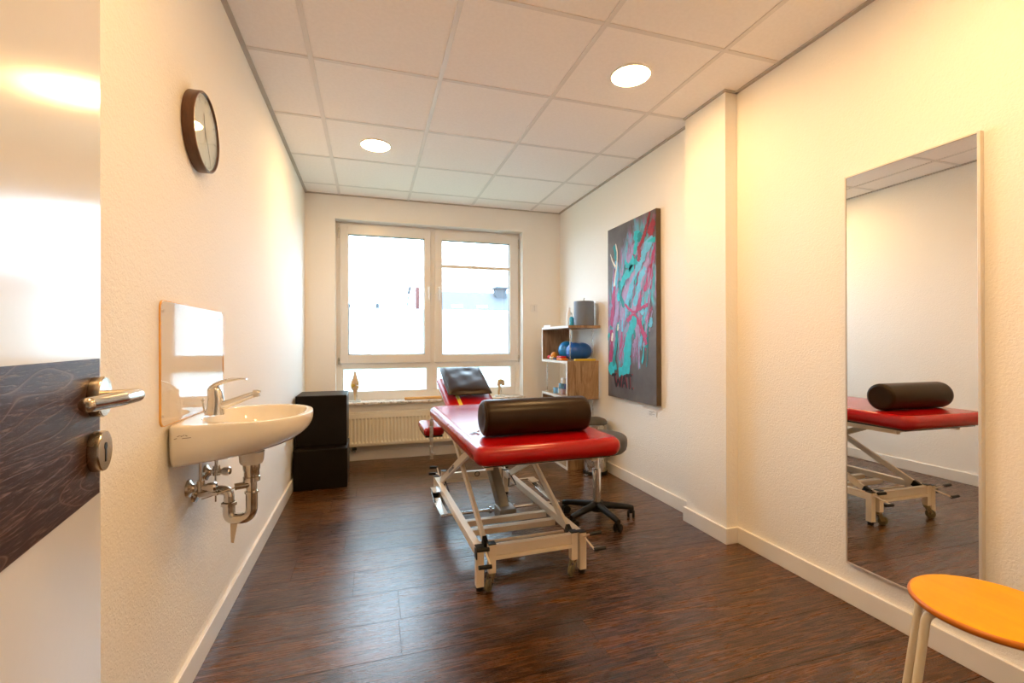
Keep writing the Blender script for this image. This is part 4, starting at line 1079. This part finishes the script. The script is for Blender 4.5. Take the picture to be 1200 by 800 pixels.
# lifting motor
bm = NB(); beam(bm, (.745, 2.545, .135), (.712, 2.78, .430), .062, .060, .010); box(bm, .700, .800, 2.48, 2.60, .095, .165, .008, 3); cobj('lift_motor', bm, M_GREYMET, None, 40)
bm = NB(); tube(bm, [(.713, 2.775, .42), (.70, 2.90, .580)], .014, 16); cobj('piston', bm, M_CHROME, None, 40)
bm = NB(); tube(bm, [(.49, 2.94, .580), (.94, 2.94, .580)], .012, 14); cobj('cross_rod', bm, M_CREAM, None, 40)
# foot switch bar round the frame
bm = NB(); tube(bm, [(.392, 2.615, .125), (1.120, 2.615, .125)], .0085, 16)
for x in (.675, .820): disc_on(bm, (x, 2.615, .125), (1, 0, 0), [(0, 0), (.020, 0), (.020, .012), (0, .012)], 18)
cobj('foot_bar', bm, M_CHROME, None, 40)
for sg, x in ((-1, .392), (1, 1.120)):
    bm = NB(); beam(bm, (x-sg*.022, 2.60, .125), (x-sg*.018, 2.84, .125), .046, .006, .001); beam(bm, (x-sg*.018, 2.83, .125), (x-sg*.028, 3.03, .148), .046, .006, .001)
    beam(bm, (x-sg*.030, 2.93, .158), (x-sg*.030, 3.04, .158), .055, .006, .001); cobj('foot_switch_plate', bm, M_CHROME, None, 30)
    bm = NB(); tube(bm, [(x, 3.03, .155), (XA if sg < 0 else XB, 3.03, .155)], .007, 12); cobj('cross_rod', bm, M_CHROME, None, 40)
# brake pedals: forked rods with black grips
for y, s in ((YA, -1), (YZ, 1)):
    for sg, x in ((-1, XA+.022), (1, XB-.0)):
        bx_ = x if s < 0 else x
        root = V(bx_, y + s*.022, .180)
        up_ = V(bx_ + sg*.004, y + s*.085, .216); lo_ = V(bx_ + sg*.004, y + s*.125, .160)
        bm = NB(); tube(bm, [root, up_], .0045, 10); tube(bm, [root, lo_], .0045, 10)
        tube(bm, [V(bx_, y + s*.010, .180), root], .007, 10); f_ = cobj('brake_fork', bm, M_CREAM, None, 40)
        for p in (up_, lo_):
            bm = NB(); q = p + V(sg*.050, 0, .002); tube(bm, [p - V(sg*.004, 0, 0), p + V(sg*.003, 0, 0), q, q + V(sg*.003, 0, 0)], [.0085, .0095, .0095, .008] if False else .009, 14); cobj('pedal_grip', bm, M_BLKPL, f_, 40)

# bolster on the couch
bo = thing('bolster', 'dark brown leatherette roll bolster lying across the red couch', 'bolster', (.715, 1.955, TZ1+.004))
BC = V(.712, 1.962, TZ1+.003+.0795); BD = V(1, .03, 0).normalized(); r = .0795; hl = .252; e = .022
bm = NB(); prof = [(0, -hl)] + [(r - e + e*sin(pi/2*i/6), -hl + e*(1-cos(pi/2*i/6))) for i in range(7)] + [(r, -hl+e+.002 + (2*hl-2*e-.004)*i/12) for i in range(13)] + [(r - e + e*cos(pi/2*i/6), hl - e + e*sin(pi/2*i/6)) for i in range(7)] + [(0, hl)]
lathe(bm, prof, (0, 0, 0), 64, axis_M(BC, BD)); obj('roll_cover', bm, M_BROWN, bo, 50)
for s in (-1, 1):
    bm = NB(); rg = [BC + BD*s*(hl-.010) + V(0, cos(a), sin(a))*(r-.0045) for a in [2*pi*k/48 for k in range(49)]]; tube(bm, rg, .0022, 6)
    obj('end_piping', bm, M_BROWN, bo, 50)
bm = NB(); Mx = Matrix.Translation((.448, 2.055, TZ1+.0045)) @ Matrix.Rotation(.5, 4, 'Z')
box(bm, -.018, .018, -.012, .012, 0, .004, .001, 1, 0, Mx); box(bm, .006, .020, -.020, -.012, .002, .010, .001, 1, 0, Mx); obj('strap_buckle', bm, M_CHROME, bo, 30)

# pillow on the head section
pw = thing('pillow', 'flat dark brown leather pillow propped on the raised head section', 'pillow', (.68, 3.35, .80))
P_ = CR @ rotm((.69, 3.06, .655), radians(19), 'X') @ Matrix.Translation((0, 0, .6905)) @ rotm((.68, 3.15, 0), radians(4.5), 'X')
bm = NB(); nx, ny = 22, 22; gt, gb = [], []
x0, x1, y0, y1 = .530, .842, 3.150, 3.56
rn = random.Random(4)
for sgn, G in ((1, gt), (-1, gb)):
    for i in range(nx+1):
        row = []
        for j in range(ny+1):
            u, v = i/nx*2-1, j/ny*2-1
            k = (max(0, (1-abs(u)**5))*max(0, (1-abs(v)**5)))**.5
            wr = .0012*sin(7*u+3*v)*k + .0009*sin(9*v-4*u)*k
            z = .030 + sgn*(.024*k) + (wr if sgn > 0 else 0)
            if sgn > 0: z += .004 - .010*math.exp(-((u-.2)**2+(v-.55)**2)/.08)*k
            row.append(bm.verts.new(((x0+x1)/2 + u*(x1-x0)/2*(1-.02*abs(v)**4), (y0+y1)/2 + v*(y1-y0)/2*(1-.02*abs(u)**4), z)))
        G.append(row)
    for i in range(nx):
        for j in range(ny):
            bm.faces.new((G[i][j], G[i+1][j], G[i+1][j+1], G[i][j+1]))
be = [e_ for e_ in bm.edges if e_.is_boundary]
bmesh.ops.remove_doubles(bm, verts=bm.verts[:], dist=.0062) if False else None
ring = lambda G: [G[i][0] for i in range(nx)] + [G[nx][j] for j in range(ny)] + [G[i][ny] for i in range(nx, 0, -1)] + [G[0][j] for j in range(ny, 0, -1)]
ra, rb = ring(gt), ring(gb); n = len(ra)
for k in range(n): bm.faces.new((ra[k], ra[(k+1) % n], rb[(k+1) % n], rb[k]))
bmesh.ops.transform(bm, matrix=P_, verts=bm.verts[:]); obj('pillow_cover', bm, M_BROWN, pw, 60)
bm = NB()
tube(bm, [P_ @ V(x0+.012, y0+.01+.04*k, .031 + (.02 if 0 < k < 10 else 0)) for k in range(11)], .0022, 6); obj('side_seam', bm, M_BLKPL, pw, 50)

# ---------------------------------------------------------- on the sill
M_BONE = col('bone_plastic', (.66, .50, .30), .45); M_LIG = col('ligament_yellow', (.62, .45, .08), .4)
M_CLEARB = mat('clear_base', (.85, .88, .88), .1, Alpha=.45)
def bone(x, y, zb, hfull, lab, curved):
    t = thing('joint_model', lab, 'anatomical model', (x, y, zb), 'bone joint models on the window sill')
    bm = NB(); lathe(bm, [(0, 0), (.042, 0), (.043, .003), (.043, .012), (.040, .015), (0, .015)], (x, y, zb), 32); obj('stand', bm, M_CLEARB, t, 40)
    bm = NB()
    if not curved:
        lathe(bm, [(0, .014), (.006, .014), (.009, .06), (.015, .10), (.027, .125), (.030, .14), (.026, .148), (0, .150)], (x, y, zb), 20, sy=.8)
        obj('shin_bone', bm, M_BONE, t, 60)
        bm = NB(); lathe(bm, [(0, .150), (.024, .152), (.031, .165), (.028, .185), (.018, .21), (.011, .245), (.008, .275), (0, .277)], (x, y, zb), 20, sy=.85); obj('thigh_bone', bm, M_BONE, t, 60)
        bm = NB(); ball(bm, (x-.012, y-.022, zb+.152), .013, 16, 0, (1, .6, 1.2)); tube(bm, [(x+.022, y-.014, zb+.12), (x+.025, y-.016, zb+.155), (x+.021, y-.012, zb+.185)], .004, 8)
        tube(bm, [(x-.024, y-.012, zb+.12), (x-.027, y-.014, zb+.155), (x-.022, y-.010, zb+.185)], .004, 8); obj('ligament', bm, M_LIG, t, 50)
    else:
        tube(bm, [(x-.010, y, zb+.012), (x-.012, y, zb+.05), (x-.004, y, zb+.09), (x-.012, y, zb+.13)], [.007, .013], 14, smooth_n=4); obj('upper_arm_bone', bm, M_BONE, t, 60)
        bm = NB(); ball(bm, (x+.002, y, zb+.148), .026, 20, 0, (1, .85, 1)); ball(bm, (x+.024, y, zb+.128), .019, 18, 0, (.9, .6, 1.3)); ball(bm, (x-.012, y, zb+.12), .018, 18, 0, (.9, .7, 1.3)); obj('joint_head', bm, M_BONE, t, 60)
        bm = NB(); tube(bm, [(x-.022, y-.01, zb+.145), (x+.008, y-.026, zb+.168), (x+.032, y-.008, zb+.15)], .0045, 8, smooth_n=4); obj('ligament', bm, M_LIG, t, 50)
    bm = NB(); tube(bm, [(x+.012, y+.01, zb+.014), (x+.012, y+.01, zb+.09)], .0025, 8); obj('rod', bm, M_STEEL, t, 40)
    t.scale = (1.25, 1.1, 1.03)
bone(-.141, 4.575, WZ0+.0005, .28, 'tall knee joint model at the left end of the sill', False)
bone(1.278, 4.575, WZ0+.0005, .19, 'short shoulder joint model at the right end of the sill', True)
wr = thing('massage_stick', 'light wooden stick lying along the window sill', 'stick', (.53, 4.545, WZ0))
bm = NB(); tube(bm, [(.318, 4.560, WZ0+.0155), (.322, 4.560, WZ0+.0155), (.74, 4.572, WZ0+.0155), (.744, 4.572, WZ0+.0155)], .0145, 20); obj('shaft', bm, M_STICK, wr, 40)
bm = NB(); ball(bm, (.318, 4.560, WZ0+.0155), .0145, 18, 0, (.4, 1, 1)); ball(bm, (.744, 4.572, WZ0+.0155), .0145, 18, 0, (.4, 1, 1)); obj('end_knob', bm, M_STICK, wr, 40)

# ------------------------------------------------------------------ outside
M_ROOF = mat('slate_roof', (.044, .051, .060), .7); _v = coords(M_ROOF, (3, 3, 10)); bump(M_ROOF, noise(M_ROOF, _v, 2, 3), .2, .02)
M_RENDER = col('pale_render', (.60, .58, .55), .8); M_BRICK = col('red_brick', (.085, .028, .026), .85); M_GRASS = col('grass_green', (.10, .14, .07), .9)
M_CHIM = col('grey_chimney', (.042, .047, .055), .8)
bm = NB(); box(bm, -45, 60, YB+.5, 90, -3.2, -3.0); struct('ground', bm, M_GRASS)
def house(x0, x1, y0, y1, ze, zr, lab, rich):
    t = thing('house', lab, 'house', ((x0+x1)/2, (y0+y1)/2, -3))
    bm = NB(); box(bm, x0, x1, y0, y1, -3, ze); w = obj('wall', bm, M_RENDER, t, 0)
    bm = NB(); ym = (y0+y1)/2
    P = [bm.verts.new(p) for p in ((x0-.3, y0-.4, ze-.1), (x1+.3, y0-.4, ze-.1), (x1+.3, ym, zr), (x0-.3, ym, zr), (x0-.3, y1+.4, ze-.1), (x1+.3, y1+.4, ze-.1))]
    for q in ((0, 1, 2, 3), (3, 2, 5, 4), (0, 3, 4), (1, 5, 2), (0, 4, 5, 1)): bm.faces.new([P[i] for i in q])
    r_ = obj('roof', bm, M_ROOF, t, 0)
    for k in range(3):
        xx = x0 + (x1-x0)*(.2+.3*k)
        bm = NB(); box(bm, xx-.5, xx+.5, y0-.03, y0+.02, ze-1.9, ze-.7); obj('window', bm, M_GASKET, t, 0)
    return t, r_
h1, r1 = house(3.5, 9.5, 22.5, 28, 2.6, 3.92, 'grey-roofed house seen through the right window pane', True)
bm = NB(); box(bm, 6.62, 7.18, 24.4, 25.0, 2.9, 4.12); box(bm, 6.52, 7.28, 24.3, 25.1, 4.05, 4.16); box(bm, 6.50, 7.30, 24.3, 25.1, 3.36, 3.44); obj('chimney', bm, M_CHIM, h1, 0)
for k, xx in enumerate((3.9, 5.2, 6.9)):
    bm = NB(); box(bm, xx, xx+.55, 22.95, 23.05, 2.78, 3.0, 0, 1, 0, rotm((xx, 23, 2.9), radians(-26), 'X')); obj('roof_window', bm, M_LTRIM, h1, 0)
h2, r2 = house(-1.6, 2.6, 22.5, 27.5, 1.6, 2.80, 'low house with a red brick chimney seen through the left window pane', False)
bm = NB(); box(bm, 2.30, 2.49, 24.85, 25.1, 2.4, 4.06); obj('chimney', bm, M_BRICK, h2, 0)
bm = NB(); tube(bm, [(1.78, 25, 2.5), (2.00, 25, 4.02)], .035, 8); tube(bm, [(1.93, 25, 3.70), (2.02, 25, 4.08)], .07, 8); tube(bm, [(2.50, 25, 3.6), (2.68, 25, 2.9)], .025, 8); obj('mast', bm, M_CHIM, h2, 0)
bm = NB(); box(bm, .24, .43, 24.8, 25.1, 2.4, 3.13); box(bm, -1.10, -.98, 24.8, 25.1, 2.4, 3.10); obj('vent_stack', bm, M_CHIM, h2, 0)

# -------------------------------------------------------------------- world
w = bpy.data.worlds.new('overcast_sky'); SC.world = w; w.use_nodes = True
N, L = w.node_tree.nodes, w.node_tree.links
bg = N['Background']; tc = N.new('ShaderNodeTexCoord'); nz = N.new('ShaderNodeTexNoise'); nz.inputs['Scale'].default_value = 2.5; nz.inputs['Detail'].default_value = 5
L.new(tc.outputs['Generated'], nz.inputs['Vector'])
cr = N.new('ShaderNodeValToRGB'); L.new(nz.outputs['Fac'], cr.inputs['Fac'])
cr.color_ramp.elements[0].color = (.58, .78, 1.0, 1); cr.color_ramp.elements[1].color = (.72, .87, 1.0, 1)
L.new(cr.outputs['Color'], bg.inputs['Color']); bg.inputs['Strength'].default_value = 14.0

# ------------------------------------------------------------------- camera
cam = bpy.data.cameras.new('camera'); co = bpy.data.objects.new('camera', cam); COL.objects.link(co)
cam.sensor_width = 36; cam.lens = 538.85/1200*36; cam.clip_start = .02; cam.clip_end = 300
yaw, pitch, roll = .2983, .0018, -.0027
Fd = V(sin(yaw)*cos(pitch), cos(yaw)*cos(pitch), sin(pitch)); R0 = V(cos(yaw), -sin(yaw), 0); U0 = R0.cross(Fd)
Rv = R0*cos(roll) + U0*sin(roll); Uv = -R0*sin(roll) + U0*cos(roll)
Mc = Matrix((Rv, Uv, -Fd)).transposed().to_4x4(); Mc.translation = (0, 0, 1.105); co.matrix_world = Mc
SC.camera = co

SC.view_settings.view_transform = 'Standard'; SC.view_settings.look = 'None'
SC.view_settings.exposure = 0.0; SC.view_settings.gamma = 1.0; SC.view_settings.use_curve_mapping = False
cy = SC.cycles
cy.max_bounces = 10; cy.diffuse_bounces = 6; cy.glossy_bounces = 5; cy.transmission_bounces = 8; cy.transparent_max_bounces = 12
cy.sample_clamp_indirect = 8; cy.caustics_reflective = False; cy.caustics_refractive = False
cy.use_denoising = True
